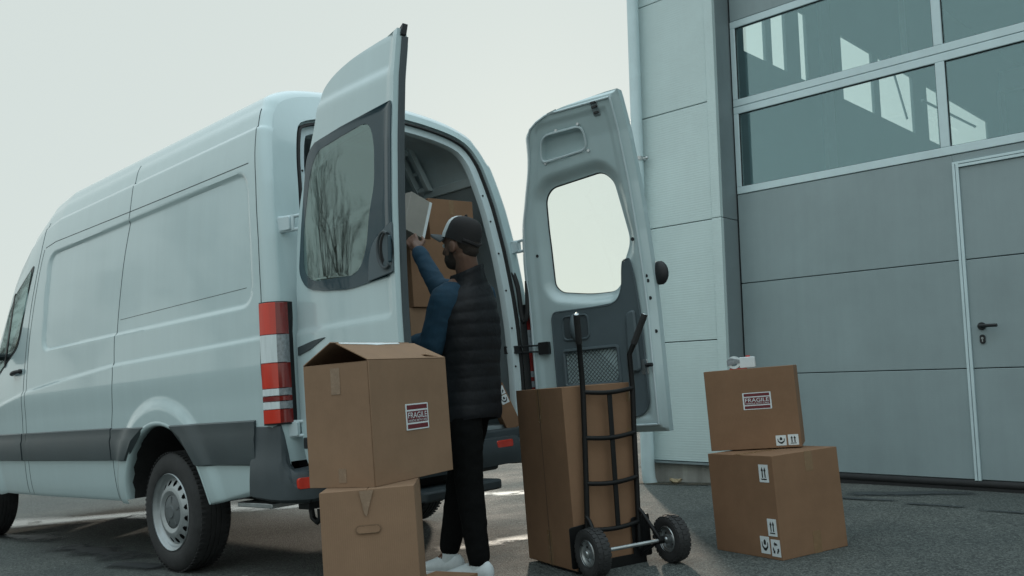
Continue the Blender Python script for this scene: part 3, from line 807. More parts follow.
# recess frame at the top, hinge plate, bolts, latch
rim('recess_edge',DR,POCK,.008,.004,M_['van_in'],rdr)
for s,z in ((.47,2.485),(.63,2.49),(.34,2.31),(.66,2.325)): mb=MB(); mb.lathe(DR.P(s,z,DR.inn(s,z)),DR.N,[(0,.006),(.009,.006),(.011,0)],12); obj('bolt_head',mb,M_['zinc'],rdr)
for s,z in ((.907,1.385),(.917,1.183),(.85,1.75),(.15,1.75),(.90,1.52),(.905,1.49)): mb=MB(); mb.lathe(DR.P(s,z,DR.inn(s,z)-.004),DR.N,[(0,.006),(.010,.006),(.012,0)],12); obj('bolt_head',mb,M_['black'],rdr)
lk=patch('lock_plate',DR,rrect(.755,.80,2.505,2.59,.008),.0,.008,M_['zinc'],rdr,inner=True,bevel=.002)
mb=MB()
for z in (2.52,2.55,2.575): mb.box((0,0,0),(.03,.012,.012),lambda x,y,q:DR.P(.763+x,z+q-.004,DR.inn(.78,z)+.006+y))
obj('lock_claw',mb,M_['black'],lk)
lt=patch('latch',DR,rrect(.80,.86,.93,1.02,.01),.002,.014,M_['zinc'],rdr,inner=True,bevel=.002)
mb=MB(); mb.tube([DR.P(.845,.985,DR.inn(.8,.98)+.01),DR.P(.86,.985,DR.inn(.8,.98)+.04),DR.P(.90,.985,DR.inn(.8,.98)+.045)],.012,8); obj('latch_bolt',mb,M_['black'],lt)
mb=MB(); mb.ball(DR.P(.955,1.535,DR.out(.9,1.5)+.0),(.055,.03,.075),10,Matrix(((DR.S.x,DR.N.x,0),(DR.S.y,DR.N.y,0),(0,0,1)))); obj('outer_handle',mb,M_['black'],rdr)
# left door glass seen from inside is the same pane; hinges, check straps, wiring
Z_=Vector((0,0,1))
def hinge(d,z,side):
    mb=MB(); yb=d.h.y
    for zz in (z-.035,z+.035):
        mb.tube([Vector((XR+rx(z)+.005,side*(side_y(z)-.075),zz)),d.P(-.012,z,d.out(.02,z)-.004)+Vector((0,0,zz-z)),d.P(.05,z,d.out(.05,z)+.022)+Vector((0,0,zz-z))],.010,8)
    a=Vector((XR+rx(z)+.012,side*(side_y(z)-(.060 if side<0 else .085)),z)); b=d.P(-.010,z,d.out(.02,z)-.008); u=(b-a); L=u.length; u=u/L; v=Z_.cross(u)
    mb.prism(rrect(-.004,max(.05,L*.9),-.036,.036,.008),-.020,.014,lambda p,q,t:a+u*p+Z_*q+v*t)
    mb.tube([b-Z_*.042,b+Z_*.042],.011,10)
    obj('hinge',mb,M_['van_in'],van,bevel=.003)
for z in (1.86,.80): hinge(DL,z,1)
for z in (1.84,.80): hinge(DR,z,-1)
for d,side in ((DL,1),(DR,-1)):
    mb=MB(); a=Vector((XR+.10,side*(side_y(1.15)-.20),1.16)); b=d.P(.13,1.15,d.inn(.13,1.15)+.01)
    mb.prism(rrect(-.03,.03,-.025,.025,.006),0,1,lambda u,v,t:a+(b-a)*t*.35+Vector((u*.2,0,v)))
    for dz in (-.02,.02): mb.tube([a+Vector((0,0,dz)),b+Vector((0,0,dz))],.006,6)
    mb.prism(rrect(-.04,.04,-.04,.04,.008),0,.03,lambda u,v,t:b+d.S*u+d.N*(t-.012)+Vector((0,0,v)))
    obj('check_strap',mb,M_['black'],van)
mb=MB(); a=Vector((XR+.04,-(side_y(1.66)-.10),1.66)); b=DR.P(.045,1.60,DR.out(.05,1.6)+.05)
P=[a+Vector((.02,0,.03)),a,a+Vector((-.03,0,-.10)),a*.72+b*.28+Vector((-.01,-.0,-.24)),a*.45+b*.55+Vector((0,0,-.29)),a*.15+b*.85+Vector((0,0,-.20)),b]
mb.tube([Vector(tuple(q)) for q in catmull([tuple(p) for p in P],40)],.016,10); obj('wiring_hose',mb,M_['rubber'],van)
# ------------------------------------------------------------------ yard
mb=MB()
ax=sorted(set(list(np.arange(-14,14.01,.25))+[-150,-110,-80,-60,-45,-35,-28,-22,-18,-16,16,18,22,28,35,45,60,80,110,150]))
vs=[(x,y,gz(x,y)) for y in ax for x in ax]; n=len(ax)
mb.add(vs,[(j*n+i,j*n+i+1,(j+1)*n+i+1,(j+1)*n+i) for j in range(n-1) for i in range(n-1)])
def asphalt():
    m=bpy.data.materials.new('asphalt'); m.use_nodes=True; nt=m.node_tree; b=nt.nodes['Principled BSDF']; b.inputs['Specular IOR Level'].default_value=.12
    L=nt.links.new; tc=nt.nodes.new('ShaderNodeTexCoord').outputs['Object']
    def tex(scale,det=6,rough=.6):
        t=nt.nodes.new('ShaderNodeTexNoise'); t.inputs['Scale'].default_value=scale; t.inputs['Detail'].default_value=det; t.inputs['Roughness'].default_value=rough; L(tc,t.inputs['Vector']); return t.outputs['Fac']
    def ramp(v,p0,c0,p1,c1):
        r=nt.nodes.new('ShaderNodeValToRGB'); r.color_ramp.elements[0].position=p0; r.color_ramp.elements[0].color=(*c0,1); r.color_ramp.elements[1].position=p1; r.color_ramp.elements[1].color=(*c1,1); L(v,r.inputs[0]); return r.outputs[0]
    def mul(a,c,f=1,bt='MULTIPLY'):
        x=nt.nodes.new('ShaderNodeMix'); x.data_type='RGBA'; x.blend_type=bt; x.inputs[0].default_value=f; L(a,x.inputs[6]); L(c,x.inputs[7]); return x.outputs[2]
    base=ramp(tex(.35,5),.35,(.078,.090,.092),.7,(.108,.115,.113))
    v=nt.nodes.new('ShaderNodeTexVoronoi'); v.inputs['Scale'].default_value=150; L(tc,v.inputs['Vector'])
    sep=nt.nodes.new('ShaderNodeSeparateColor'); L(v.outputs['Color'],sep.inputs[0])
    stones=ramp(sep.outputs[0],.2,(.68,.68,.68),.97,(1.75,1.7,1.6))
    c=mul(base,stones)
    c=mul(c,ramp(tex(45,4),.3,(.7,.7,.7),.7,(1.3,1.3,1.28)))
    c=mul(c,ramp(tex(1.1,7,.7),.32,(.74,.76,.77),.64,(1.14,1.14,1.12)))
    L(c,b.inputs['Base Color'])
    r=nt.nodes.new('ShaderNodeMapRange'); r.inputs['From Min'].default_value=.3; r.inputs['From Max'].default_value=.7; r.inputs['To Min'].default_value=.62; r.inputs['To Max'].default_value=.9
    L(tex(1.1,6),r.inputs['Value']); L(r.outputs[0],b.inputs['Roughness'])
    bp=nt.nodes.new('ShaderNodeBump'); bp.inputs['Strength'].default_value=.7; bp.inputs['Distance'].default_value=.006
    ds=nt.nodes.new('ShaderNodeMath'); ds.operation='ADD'; L(v.outputs['Distance'],ds.inputs[0]); L(tex(60,4),ds.inputs[1])
    L(ds.outputs[0],bp.inputs['Height']); L(bp.outputs['Normal'],b.inputs['Normal'])
    return m
M_['asphalt']=asphalt()
obj('ground',mb,M_['asphalt'],smooth=0,recalc=False,kind='structure')

def worn(name,col,rough,lo,hi,scale,edge=None):
    """thin coat on the asphalt, worn through in a noise pattern"""
    m=bpy.data.materials.new(name); m.use_nodes=True; nt=m.node_tree; b=nt.nodes['Principled BSDF']; L=nt.links.new
    b.inputs['Base Color'].default_value=(*col,1); b.inputs['Roughness'].default_value=rough
    tc=nt.nodes.new('ShaderNodeTexCoord').outputs['Object']
    t=nt.nodes.new('ShaderNodeTexNoise'); t.inputs['Scale'].default_value=scale; t.inputs['Detail'].default_value=9; t.inputs['Roughness'].default_value=.72; L(tc,t.inputs['Vector'])
    r=nt.nodes.new('ShaderNodeMapRange'); r.inputs['From Min'].default_value=lo; r.inputs['From Max'].default_value=hi; L(t.outputs['Fac'],r.inputs['Value'])
    a=r.outputs[0]
    at=nt.nodes.new('ShaderNodeAttribute'); at.attribute_name='edge'
    ml=nt.nodes.new('ShaderNodeMath'); ml.operation='MULTIPLY_ADD'; L(at.outputs['Fac'],ml.inputs[0]); ml.inputs[1].default_value=1.0
    ad=nt.nodes.new('ShaderNodeMath'); ad.operation='ADD'; ad.inputs[1].default_value=-1.0; L(a,ad.inputs[0]); L(ad.outputs[0],ml.inputs[2]); ml.use_clamp=True
    L(ml.outputs[0],b.inputs['Alpha'])
    n2=nt.nodes.new('ShaderNodeTexNoise'); n2.inputs['Scale'].default_value=90; L(tc,n2.inputs['Vector'])
    bp=nt.nodes.new('ShaderNodeBump'); bp.inputs['Strength'].default_value=.35; bp.inputs['Distance'].default_value=.005; L(n2.outputs['Fac'],bp.inputs['Height']); L(bp.outputs['Normal'],b.inputs['Normal'])
    return m
M_['line_glint']=worn('worn_paint_and_glint',(.58,.60,.58),.6,.36,.50,4.5)  # white coat: worn marking, with sunlit glints put into the colour
M_['wet']=worn('wet_asphalt',(.036,.042,.045),.5,.26,.50,3)
M_['water']=worn('standing_water',(.05,.055,.056),.16,.34,.44,3.2)
M_['moss']=worn('moss_and_grit',(.05,.045,.03),.9,.36,.5,9)
def decal(name,path,width,m,up=.004,n=40,wid=None):
    """strip along a path on the ground, soft towards its edges"""
    P=catmull(path,n); mb=MB(); E=[]
    K=16
    for k in range(n+1):
        a=P[max(0,k-1)]; b=P[min(n,k+1)]; t=(b-a)/np.linalg.norm(b-a); nn=np.array([-t[1],t[0]])
        w=width*(wid(k/n) if wid else 1)
        for j in range(K+1):
            q=P[k]+nn*w*(j/K-.5); mb.v.append((q[0],q[1],gz(q[0],q[1])+up)); E.append(min(1,min(j,K-j)/6.)*min(1,min(k,n-k)/6.))
    for k in range(n):
        for j in range(K):
            a=k*(K+1)+j; mb.f.append((a,a+1,a+K+2,a+K+1)); mb.m.append(0)
    me=bpy.data.meshes.new(name); me.from_pydata(mb.v,[],mb.f); me.materials.append(m)
    at=me.attributes.new('edge','FLOAT','POINT'); at.data.foreach_set('value',E)
    o=bpy.data.objects.new(name,me); COL.objects.link(o); o['kind']='structure'; return o
decal('marking_and_glint',[(-8.2,3.85),(-7.2,4.55),(-6.6,4.95),(-5.6,5.6),(-4.9,6.1)],.50,M_['line_glint'],.004,wid=lambda t:.7+.5*math.sin(8*t)**2)  # white patches: worn marking with sunlit glints painted in
decal('marking_and_glint',[(-4.20,3.50),(-4.0,3.85),(-3.84,4.2)],.26,M_['line_glint'],.004)
decal('marking_and_glint',[(-10.2,2.3),(-9.4,2.85),(-8.9,3.3),(-8.3,3.85),(-7.6,4.3)],.62,M_['line_glint'],.004,wid=lambda t:.6+.6*math.sin(7*t+1)**2)  # bright glints under the van, painted as a white coat
decal('puddle',[(-10.4,2.3),(-9.3,2.95),(-8.8,3.45),(-8.1,4.0),(-7.1,4.7)],.75,M_['water'],.008,wid=lambda t:.6+.6*math.sin(7*t)**2)
decal('wet_patch',[(-7.3,2.45),(-6.9,2.50),(-6.4,2.50),(-6.1,2.55),(-5.9,2.65)],.42,M_['wet'],.012,wid=lambda t:.5+.6*math.sin(9*t+1)**2)
decal('wet_patch',[(-6.0,2.33),(-5.8,2.38),(-5.45,2.44)],.22,M_['wet'],.012)
decal('wet_patch',[(-9.6,2.3),(-8.8,2.42),(-8.1,2.55),(-7.6,2.62)],.36,M_['wet'],.012,wid=lambda t:.5+.6*math.sin(6*t)**2)
decal('wet_patch',[(-2.9,6.10),(-2.6,6.2),(-2.35,6.38),(-2.1,6.5)],.30,M_['wet'],.006)
decal('wet_patch',[(-3.0,5.95),(-2.7,5.90),(-2.4,5.89)],.12,M_['wet'],.006)
decal('wet_patch',[(-2.36,5.81),(-2.1,5.79),(-1.95,5.78)],.12,M_['wet'],.006)
decal('wet_patch',[(-1.9,5.72),(-1.6,5.70),(-1.2,5.69)],.11,M_['wet'],.006)
decal('wall_grime',[(-5.2,6.36),(-4.6,6.36),(-4.0,6.36)],.22,M_['moss'],.006)

# ------------------------------------------------------------------ industrial hall on the right
YW,YD=6.45,6.70
def panelmat(name,col,rough,period=.021,amt=.25,noise=.05,metal=0):
    m=mat(name,col,rough,noise_amt=noise,noise_scale=1.6,metal=metal)
    nt=m.node_tree; b=nt.nodes['Principled BSDF']; L=nt.links.new
    tc=nt.nodes.new('ShaderNodeTexCoord'); sp=nt.nodes.new('ShaderNodeSeparateXYZ'); L(tc.outputs['Object'],sp.inputs[0])
    ml=nt.nodes.new('ShaderNodeMath'); ml.operation='MULTIPLY'; ml.inputs[1].default_value=2*math.pi/period; L(sp.outputs[2],ml.inputs[0])
    sn=nt.nodes.new('ShaderNodeMath'); sn.operation='SINE'; L(ml.outputs[0],sn.inputs[0])
    n=nt.nodes.new('ShaderNodeTexNoise'); n.inputs['Scale'].default_value=1.3; n.inputs['Detail'].default_value=3; L(tc.outputs['Object'],n.inputs['Vector'])
    ma=nt.nodes.new('ShaderNodeMath'); ma.operation='MULTIPLY_ADD'; ma.inputs[1].default_value=.10; L(sn.outputs[0],ma.inputs[0]); L(n.outputs['Fac'],ma.inputs[2])
    bp=nt.nodes.new('ShaderNodeBump'); bp.inputs['Strength'].default_value=amt; bp.inputs['Distance'].default_value=.01; L(ma.outputs[0],bp.inputs['Height']); L(bp.outputs['Normal'],b.inputs['Normal'])
    return m
M_['cladding']=panelmat('pale_wall_cladding',(.56,.67,.67),.5)
M_['doorpanel']=panelmat('grey_door_panel',(.275,.345,.36),.42,period=.012,amt=.08,noise=.07)
M_['alu']=mat('pale_aluminium',(.58,.71,.74),.38,metal=.1,noise_amt=.05,noise_scale=6)
M_['flash']=mat('grey_flashing',(.24,.29,.305),.45,metal=.2,noise_amt=.07,noise_scale=3)
M_['concrete']=mat('concrete',(.33,.325,.30),.9,noise_amt=.18,noise_scale=4,bump=.4,bump_scale=40)
M_['hall_in']=mat('hall_inside',(.20,.23,.24),.85,noise_amt=.08,noise_scale=1)
M_['hall_beam']=mat('hall_steelwork',(.5,.55,.56),.6,noise_amt=.08,noise_scale=2)
streaks(M_['cladding'],.03); streaks(M_['doorpanel'],.05); streaks(M_['concrete'],.25); streaks(M_['van'],.035)
hall=thing('industrial_hall',Matrix.Translation((-4.82,YW,.19)),'pale clad industrial hall with a grey sectional door beside the van','building')
HI=Matrix.Translation((4.82,-YW,-.19))
def hobj(name,mb,m,par=None,**kw):
    """hall part given in world coordinates"""
    o=obj(name,mb,m,hall if par is None else par,**kw)
    o.matrix_local=HI if par is None else Matrix.Identity(4); return o
XL,XD0,XD1,XEND=-4.82,-3.966,.03,7.0; ZTOP=6.8; ZDT=5.15
# cladding panels with open joints (about 1 m high)
JZ=[.315,1.323,2.334,3.347,4.393,5.4,ZTOP]
for k in range(len(JZ)-1):
    z0,z1=JZ[k]+.004,JZ[k+1]-.004
    mb=MB(); mb.box((XL,YW,z0),(XD0-.09,YW+.16,z1)); hobj('wall_panel',mb,M_['cladding'],bevel=.003)
    mb=MB(); mb.box((XD1+.09,YW,z0),(XEND,YW+.16,z1)); hobj('wall_panel',mb,M_['cladding'],bevel=.003)
    if z0>=ZDT-.8 and z1>ZDT:
        mb=MB(); mb.box((XD0-.085,YW,max(z0,ZDT)),(XD1+.085,YW+.16,z1)); hobj('wall_panel',mb,M_['cladding'],bevel=.003)
for a,b in ((XL+.01,XD0-.09),(XD1+.09,XEND-.01)):
    mb=MB(); mb.box((a,YW+.03,.2),(b,YW+.15,ZTOP-.01)); hobj('wall_core',mb,M_['gap'])
# corner flashing of the door opening: pale face strip and darker reveal, jointed once
for (z0,z1) in ((.2,2.335),(2.34,ZDT)):
    mb=MB(); mb.box((XD0-.085,YW-.012,z0),(XD0+.0,YW+.03,z1)); hobj('corner_trim',mb,M_['cladding'],bevel=.003)
    mb=MB(); mb.box((XD0-.07,YW+.03,z0),(XD0+.001,YD+.03,z1)); hobj('door_reveal',mb,M_['flash'],bevel=.003)
    mb=MB(); mb.box((XD1,YW-.012,z0),(XD1+.085,YD+.03,z1)); hobj('door_reveal',mb,M_['flash'],bevel=.003)
mb=MB(); mb.box((XD0,YW+.02,ZDT),(XD1,YD+.06,ZDT+.03)); hobj('door_lintel',mb,M_['flash'])
for a,b in ((XL+.015,XD0-.03),(XD1+.03,XEND)):
    mb=MB(); mb.box((a,YW+.025,-.5),(b,YW+.15,.31)); hobj('plinth',mb,M_['concrete'],bevel=.008)
    mb=MB(); mb.box((a-.027,YW-.018,.296),(b-.06,YW+.03,.312)); hobj('drip_sill',mb,M_['flash'])
# sectional door
sd=bpy.data.objects.new('sectional_door',None); COL.objects.link(sd); sd.parent=hall; sd.matrix_local=HI
SZ=[.269,1.032,1.795,2.558,3.321,4.084]
WX0,WX1=-2.215,-1.245                                # wicket door
def spans():
    return ((XD0+.012,WX0),(WX0+.042,WX1-.042),(WX1,XD1-.012))
for k in range(3):
    z0,z1=SZ[k]+.003,SZ[k+1]-.003
    for (a,b) in spans():
        if k==2 and a==WX0+.042: z1q=2.455
        else: z1q=z1
        mb=MB(); mb.box((a,YD,z0),(b,YD+.045,z1q)); hobj('door_section',mb,M_['doorpanel'],sd,bevel=.004)
mb=MB(); mb.box((WX0+.0003,YD+.0,2.503),(WX1-.0003,YD+.045,SZ[3]-.003)); hobj('door_section',mb,M_['doorpanel'],sd,bevel=.003)
mb=MB(); mb.box((XD0+.012,YD,SZ[5]+.003),(XD1-.012,YD+.045,ZDT)); hobj('door_section',mb,M_['doorpanel'],sd,bevel=.004)
mb=MB(); mb.box((XD0+.012,YD+.02,SZ[0]),(XD1-.012,YD+.04,SZ[3])); hobj('section_joint',mb,M_['gap'],sd)
mb=MB(); mb.tube([(XD0+.012,YD+.01,.243),(XD1-.012,YD+.01,.243)],.028,10); mb.box((XD0+.012,YD-.005,.19),(XD1-.012,YD+.05,.235)); hobj('bottom_seal',mb,M_['rubber'],sd)
for a,b in ((XD0+.0015,XD0+.012),(XD1-.012,XD1-.0015)):
    mb=MB(); mb.box((a,YD-.002,.2),(b,YD+.05,ZDT)); hobj('side_seal',mb,M_['black'],sd)
# glazed sections
XM=[XD0+.012,-2.252,-.56,XD1-.012]
for row in (3,4):
    z0,z1=SZ[row]+.002,SZ[row+1]-.002
    mb=MB(); fw=.062
    mb.box((XM[0],YD-.006,z0),(XM[3],YD+.045,z0+fw)); mb.box((XM[0],YD-.006,z1-fw),(XM[3],YD+.045,z1))
    for k,x in enumerate(XM):
        a,b=(x,x+.045) if k==0 else (x-.045,x) if k==3 else (x-.033,x+.033)
        mb.box((a,YD-.0061,z0+fw),(b,YD+.0451,z1-fw))
    fr_=hobj('window_frame',mb,M_['alu'],sd,bevel=.004)
    for k in range(3):
        a=XM[k]+(.045 if k==0 else .033); b=XM[k+1]-(.045 if k==2 else .033)
        mb=MB(); mb.box((a-.004,YD+.014,z0+fw-.004),(b+.004,YD+.020,z1-fw+.004)); hobj('window',mb,M_['glass_hall'],sd)
        mb=MB()
        for (p,q) in (((a,z0+fw),(b,z0+fw)),((a,z1-fw),(b,z1-fw))): mb.box((p[0],YD+.004,p[1]-.004),(q[0],YD+.014,p[1]+.004))
        for x in (a,b): mb.box((x-.004,YD+.0041,z0+fw),(x+.004,YD+.0141,z1-fw))
        hobj('glazing_bead',mb,M_['rubber'],sd)
# wicket door frame, handle
mb=MB()
for (a,b) in ((WX0,WX0+.018),(WX0+.022,WX0+.042),(WX1-.042,WX1-.022),(WX1-.018,WX1)):
    mb.box((a,YD-.014,.265),(b,YD+.02,2.50))
mb.box((WX0,YD-.0141,2.482),(WX1,YD+.02,2.5005)); mb.box((WX0+.022,YD-.0141,2.458),(WX1-.022,YD+.02,2.478))
hobj('wicket_frame',mb,M_['alu'],sd,bevel=.002)
mb=MB(); mb.lathe((-2.10,YD-.001,1.322),(0,-1,0),[(0,.012),(.024,.012),(.027,.008),(.027,0)],24); mb.tube([(-2.10,YD,1.322),(-2.10,YD-.055,1.322),(-2.085,YD-.062,1.322),(-1.985,YD-.062,1.320)],.0115,10)
hobj('door_handle',mb,M_['black'],sd)
mb=MB(); mb.prism(rrect(-.018,.018,-.032,.032,.017),0,.010,lambda a,b,t:Vector((-2.10+a,YD-t,1.232+b))); lk=hobj('lock_plate',mb,M_['black'],sd,bevel=.002)
mb=MB(); mb.lathe((-2.10,YD-.0102,1.238),(0,-1,0),[(0,.002),(.008,.002),(.0085,0)],16); mb.box((-2.103,YD-.0122,1.214),(-2.097,YD-.0102,1.236)); hobj('key_cylinder',mb,M_['zinc'],sd)
# rain pipe at the corner
mb=MB(); px,py=XL+.07,YW-.075
mb.tube([(px,py,ZTOP),(px,py,.55),(px,py,.50)],.052,20); mb.tube([(px,py,.72),(px,py,.28),(px+.005,py+.005,.16),(px+.03,py+.03,.06),(px+.08,py+.08,-.02),(px+.15,py+.15,-.1)],.058,20)
dp_=hobj('rain_pipe',mb,M_['alu'],smooth=50)
for z in (.62,2.95,5.2):
    mb=MB(); mb.lathe((px,py,z),(0,0,1),[(.053,0),(.060,.0),(.060,.035),(.053,.035)],20); mb.tube([(px,py,z+.017),(px+.03,YW+.01,z+.017)],.010,8); mb.ball((px+.085,py+.02,z+.017),.016,6); mb.tube([(px+.05,py,z+.017),(px+.09,py+.02,z+.017)],.008,6)
    hobj('pipe_bracket',mb,M_['zinc'])
# inside of the hall, seen through the glazing
XG=-4.76; YB=24
SILL,HEAD=4.49,5.33
GW=[(8.05,8.51),(8.64,8.96),(9.28,9.46),(10.35,11.25),(11.43,12.56),(13.07,13.55),(13.93,15.70),(16.38,18.2),(18.6,20.4)]
GW=[(a*1.035,b*1.035) for a,b in GW]
mb=MB()
mb.box((XL+.02,YW+.16,.1),(XG,YB,SILL)); mb.box((XL+.02,YW+.16,HEAD),(XG,YB,ZTOP))
ys=YW+.16
for a,b in GW+[(YB,YB)]:
    if a>ys: mb.box((XL+.021,ys,SILL),(XG-.001,a,HEAD))
    ys=b
hobj('gable_wall',mb,M_['hall_in'])
for a,b in GW:
    mb=MB(); mb.box((XL+.035,a,SILL),(XL+.041,b,HEAD)); hobj('gable_window',mb,M_['glass'])
mb=MB()
mb.tube([(XG+.12,11.9,HEAD),(XG+.12,12.4,4.55)],.015,6); mb.tube([(XG+.12,13.0,4.95),(XG+.12,15.2,5.0)],.02,6)
hobj('gable_bars',mb,M_['hall_beam'])
mb=MB(); mb.box((XL+.02,YB,.1),(XEND,YB+.2,ZTOP)); mb.box((XEND-.01,YW+.16,.1),(XEND+.15,YB,ZTOP)); hobj('inner_wall',mb,M_['hall_in'])
mb=MB(); mb.box((XL-.1,YW-.15,ZTOP+.001),(XEND+.2,YB+.3,ZTOP+.25)); hobj('roof',mb,M_['flash'],bevel=.01)
mb=MB(); mb.box((XL+.02,YW+.17,.05),(XEND,YB,.188)); hobj('hall_floor',mb,M_['concrete'])
mb=MB()
for y in (10.2,17.0): mb.box((XG+.002,y-.11,.19),(XG+.06,y+.11,6.0))
for y in (10.2,17.0): mb.box((XG+.05,y-.08,6.0),(XEND,y+.08,6.35))
hobj('steel_frame',mb,M_['hall_beam'],bevel=.01)
mb=MB()
for y,z in ((9.0,5.0),(14.5,5.2)):
    for x in (-2.6,-.5): mb=MB(); mb.box((x-.6,y-.06,z+.9),(x+.6,y+.06,z+.98)); hobj('hanging_lamp',mb,M_['hall_beam'])
for x in (-3.2,-2.9): mb=MB(); mb.tube([(x,8.6,6.0),(x,8.6,3.9)],.03,8); hobj('vertical_pipe',mb,M_['hall_beam'])
# a dry leaf by the plinth and a chip of stone by the van
LEAF=mat('dry_leaf',(.30,.24,.15),.8,noise_amt=.2,noise_scale=60)
for (x,y,s,nm,lab,m) in ((-4.47,6.38,.055,'dry_leaf','pale dry leaf lying at the foot of the wall plinth',LEAF),(-4.62,2.53,.022,'stone_chip','small pale stone chip on the asphalt behind the van wheel',M_['concrete'])):
    mb=MB(); mb.ball((0,0,s*.25),(s,s*.6,s*.25),7); rnd=random.Random(3)
    mb.v=[(a*(1+rnd.uniform(-.25,.25)),b*(1+rnd.uniform(-.25,.25)),c*(1+rnd.uniform(-.3,.6))+(.5*abs(a)**2/s if nm=='dry_leaf' else 0)) for a,b,c in mb.v]
    o=obj(nm,mb,m,smooth=30,label=lab,cat='leaf' if nm=='dry_leaf' else 'stone'); o.location=(x,y,gz(x,y)+.002); o.rotation_euler=(0,0,.6)
# ------------------------------------------------------------------ things far behind
sh=thing('storage_shed',Matrix.Translation((-21.5,25.0,.6)),'low grey shed far behind the open right van door','building')
mb=MB(); mb.box((-3,-2,-.6),(3,2,2.0)); obj('wall',mb,panelmat('shed_sheet',(.30,.36,.38),.6,period=.2,amt=.5),sh)
mb=MB(); mb.prism([(-3.2,2.0),(3.2,2.0),(3.2,2.12),(0,2.5),(-3.2,2.12)],-2.2,2.2,lambda a,b,t:Vector((a,t,b))); obj('roof',mb,M_['flash'],sh)
# ------------------------------------------------------------------ cartons
def text_shape(s):
    """flat outline faces of a line of lettering, normalised to width 1 x height 1 (as drawn by the built-in font)"""
    cu=bpy.data.curves.new('lettering','FONT'); cu.body=s; cu.size=1; cu.resolution_u=3
    o=bpy.data.objects.new('lettering',cu); COL.objects.link(o)
    dg=bpy.context.evaluated_depsgraph_get(); me=bpy.data.meshes.new_from_object(o.evaluated_get(dg))
    v=np.array([tuple(q.co) for q in me.vertices]); f=[tuple(p.vertices) for p in me.polygons]
    bpy.data.objects.remove(o); bpy.data.curves.remove(cu); bpy.data.meshes.remove(me)
    v=v[:,:2]-v[:,:2].min(0); v/=v.max(0); return v,f
TXT={s:text_shape(s) for s in ('FRAGILE','HANDLE WITH CARE')}
def put_text(mb,s,x0,z0,w,h,fn,t):
    v,f=TXT[s]; mb.add([fn(x0+w*a,z0+h*b,t) for a,b in v],f)
def faces(lx,ly,lz):
    bl=lambda a,b:.0016*math.sin(math.pi*min(1,max(0,a)))*math.sin(math.pi*min(1,max(0,b)))
    return {'right':lambda a,b,t:Vector((a,-t-bl(a/lx,b/lz),b)),'left':lambda a,b,t:Vector((-t-bl(a/ly,b/lz),ly-a,b)),
            'far':lambda a,b,t:Vector((lx+t,a,b)),'top':lambda a,b,t:Vector((a,b,lz+t))}
def fragile(par,fn,x0,z0,w,h):
    mb=MB(); mb.prism(rrect(x0,x0+w,z0,z0+h,.003),-.0005,.0012,fn)
    lb=obj('fragile_label',mb,M_['paper'],par,label='white and maroon FRAGILE label')
    mb=MB(); m=.05*w; t=.0018
    for (a,b) in ((.05,.22),(.78,.95)): mb.prism([(x0+m,z0+h*a),(x0+w-m,z0+h*a),(x0+w-m,z0+h*b),(x0+m,z0+h*b)],.001,t,fn)
    mb.prism([(x0+m,z0+h*.285),(x0+w-m,z0+h*.285),(x0+w-m,z0+h*.715),(x0+m,z0+h*.715)],.001,t,fn)
    obj('print',mb,M_['maroon'],lb)
    mb=MB(); put_text(mb,'FRAGILE',x0+w*.085,z0+h*.445,w*.83,h*.225,fn,.0024); put_text(mb,'HANDLE WITH CARE',x0+w*.09,z0+h*.315,w*.82,h*.085,fn,.0024)
    obj('lettering',mb,M_['paper'],lb,smooth=0)
def symbol(par,fn,x0,z0,w,h,kind):
    mb=MB(); mb.prism(rrect(x0,x0+w,z0,z0+h,.002),-.0005,.0012,fn)
    st=obj('symbol_sticker',mb,M_['paper'],par)
    mb=MB(); P=lambda a,b,t:fn(x0+w*a,z0+h*b,t); t0,t1=.001,.0018
    if kind=='up':
        for c in (.36,.64):
            mb.prism([(c-.055,.26),(c+.055,.26),(c+.055,.66),(c-.055,.66)],t0,t1,P); mb.prism([(c-.12,.64),(c+.12,.64),(c,.86)],t0,t1+.0002,P)
        mb.prism([(.22,.14),(.78,.14),(.78,.21),(.22,.21)],t0,t1,P)
    elif kind=='hands':
        mb.prism([(.38,.52),(.62,.52),(.62,.74),(.5,.84),(.38,.74)],t0,t1,P)
        for s in (1,-1):
            q=[(.5+s*.0,.16),(.5+s*.14,.20),(.5+s*.33,.40),(.5+s*.35,.68),(.5+s*.28,.68),(.5+s*.25,.46),(.5+s*.10,.36),(.5+s*.0,.34)]
            mb.prism(q,t0,t1+.0001*s,P)
    else:
        for k in range(3):
            a=R(90+120*k); c,s=math.cos(a),math.sin(a); rot=lambda q:(.5+q[0]*c-q[1]*s,.47+q[0]*s+q[1]*c)
            mb.prism([rot(q) for q in ((.20,-.22),(.32,-.12),(.34,.08),(.20,.06),(.19,-.02))],t0,t1,P)
            mb.prism([rot(q) for q in ((.12,.05),(.40,.05),(.27,.20))],t0,t1+.0001,P)
    obj('print',mb,M_['ink'],st)
def tape(par,fn,x0,x1,z0,z1,m='tape_brown',t=.0009,name='tape'):
    mb=MB(); n=6
    poly=[(x0,z0),(x1,z0)]+[(x1-(x1-x0)*k/n,z1+(.004 if k%2 else 0)) for k in range(n+1)]
    mb.prism(poly,-.0004,t,fn); return obj(name,mb,M_[m],par,smooth=0)
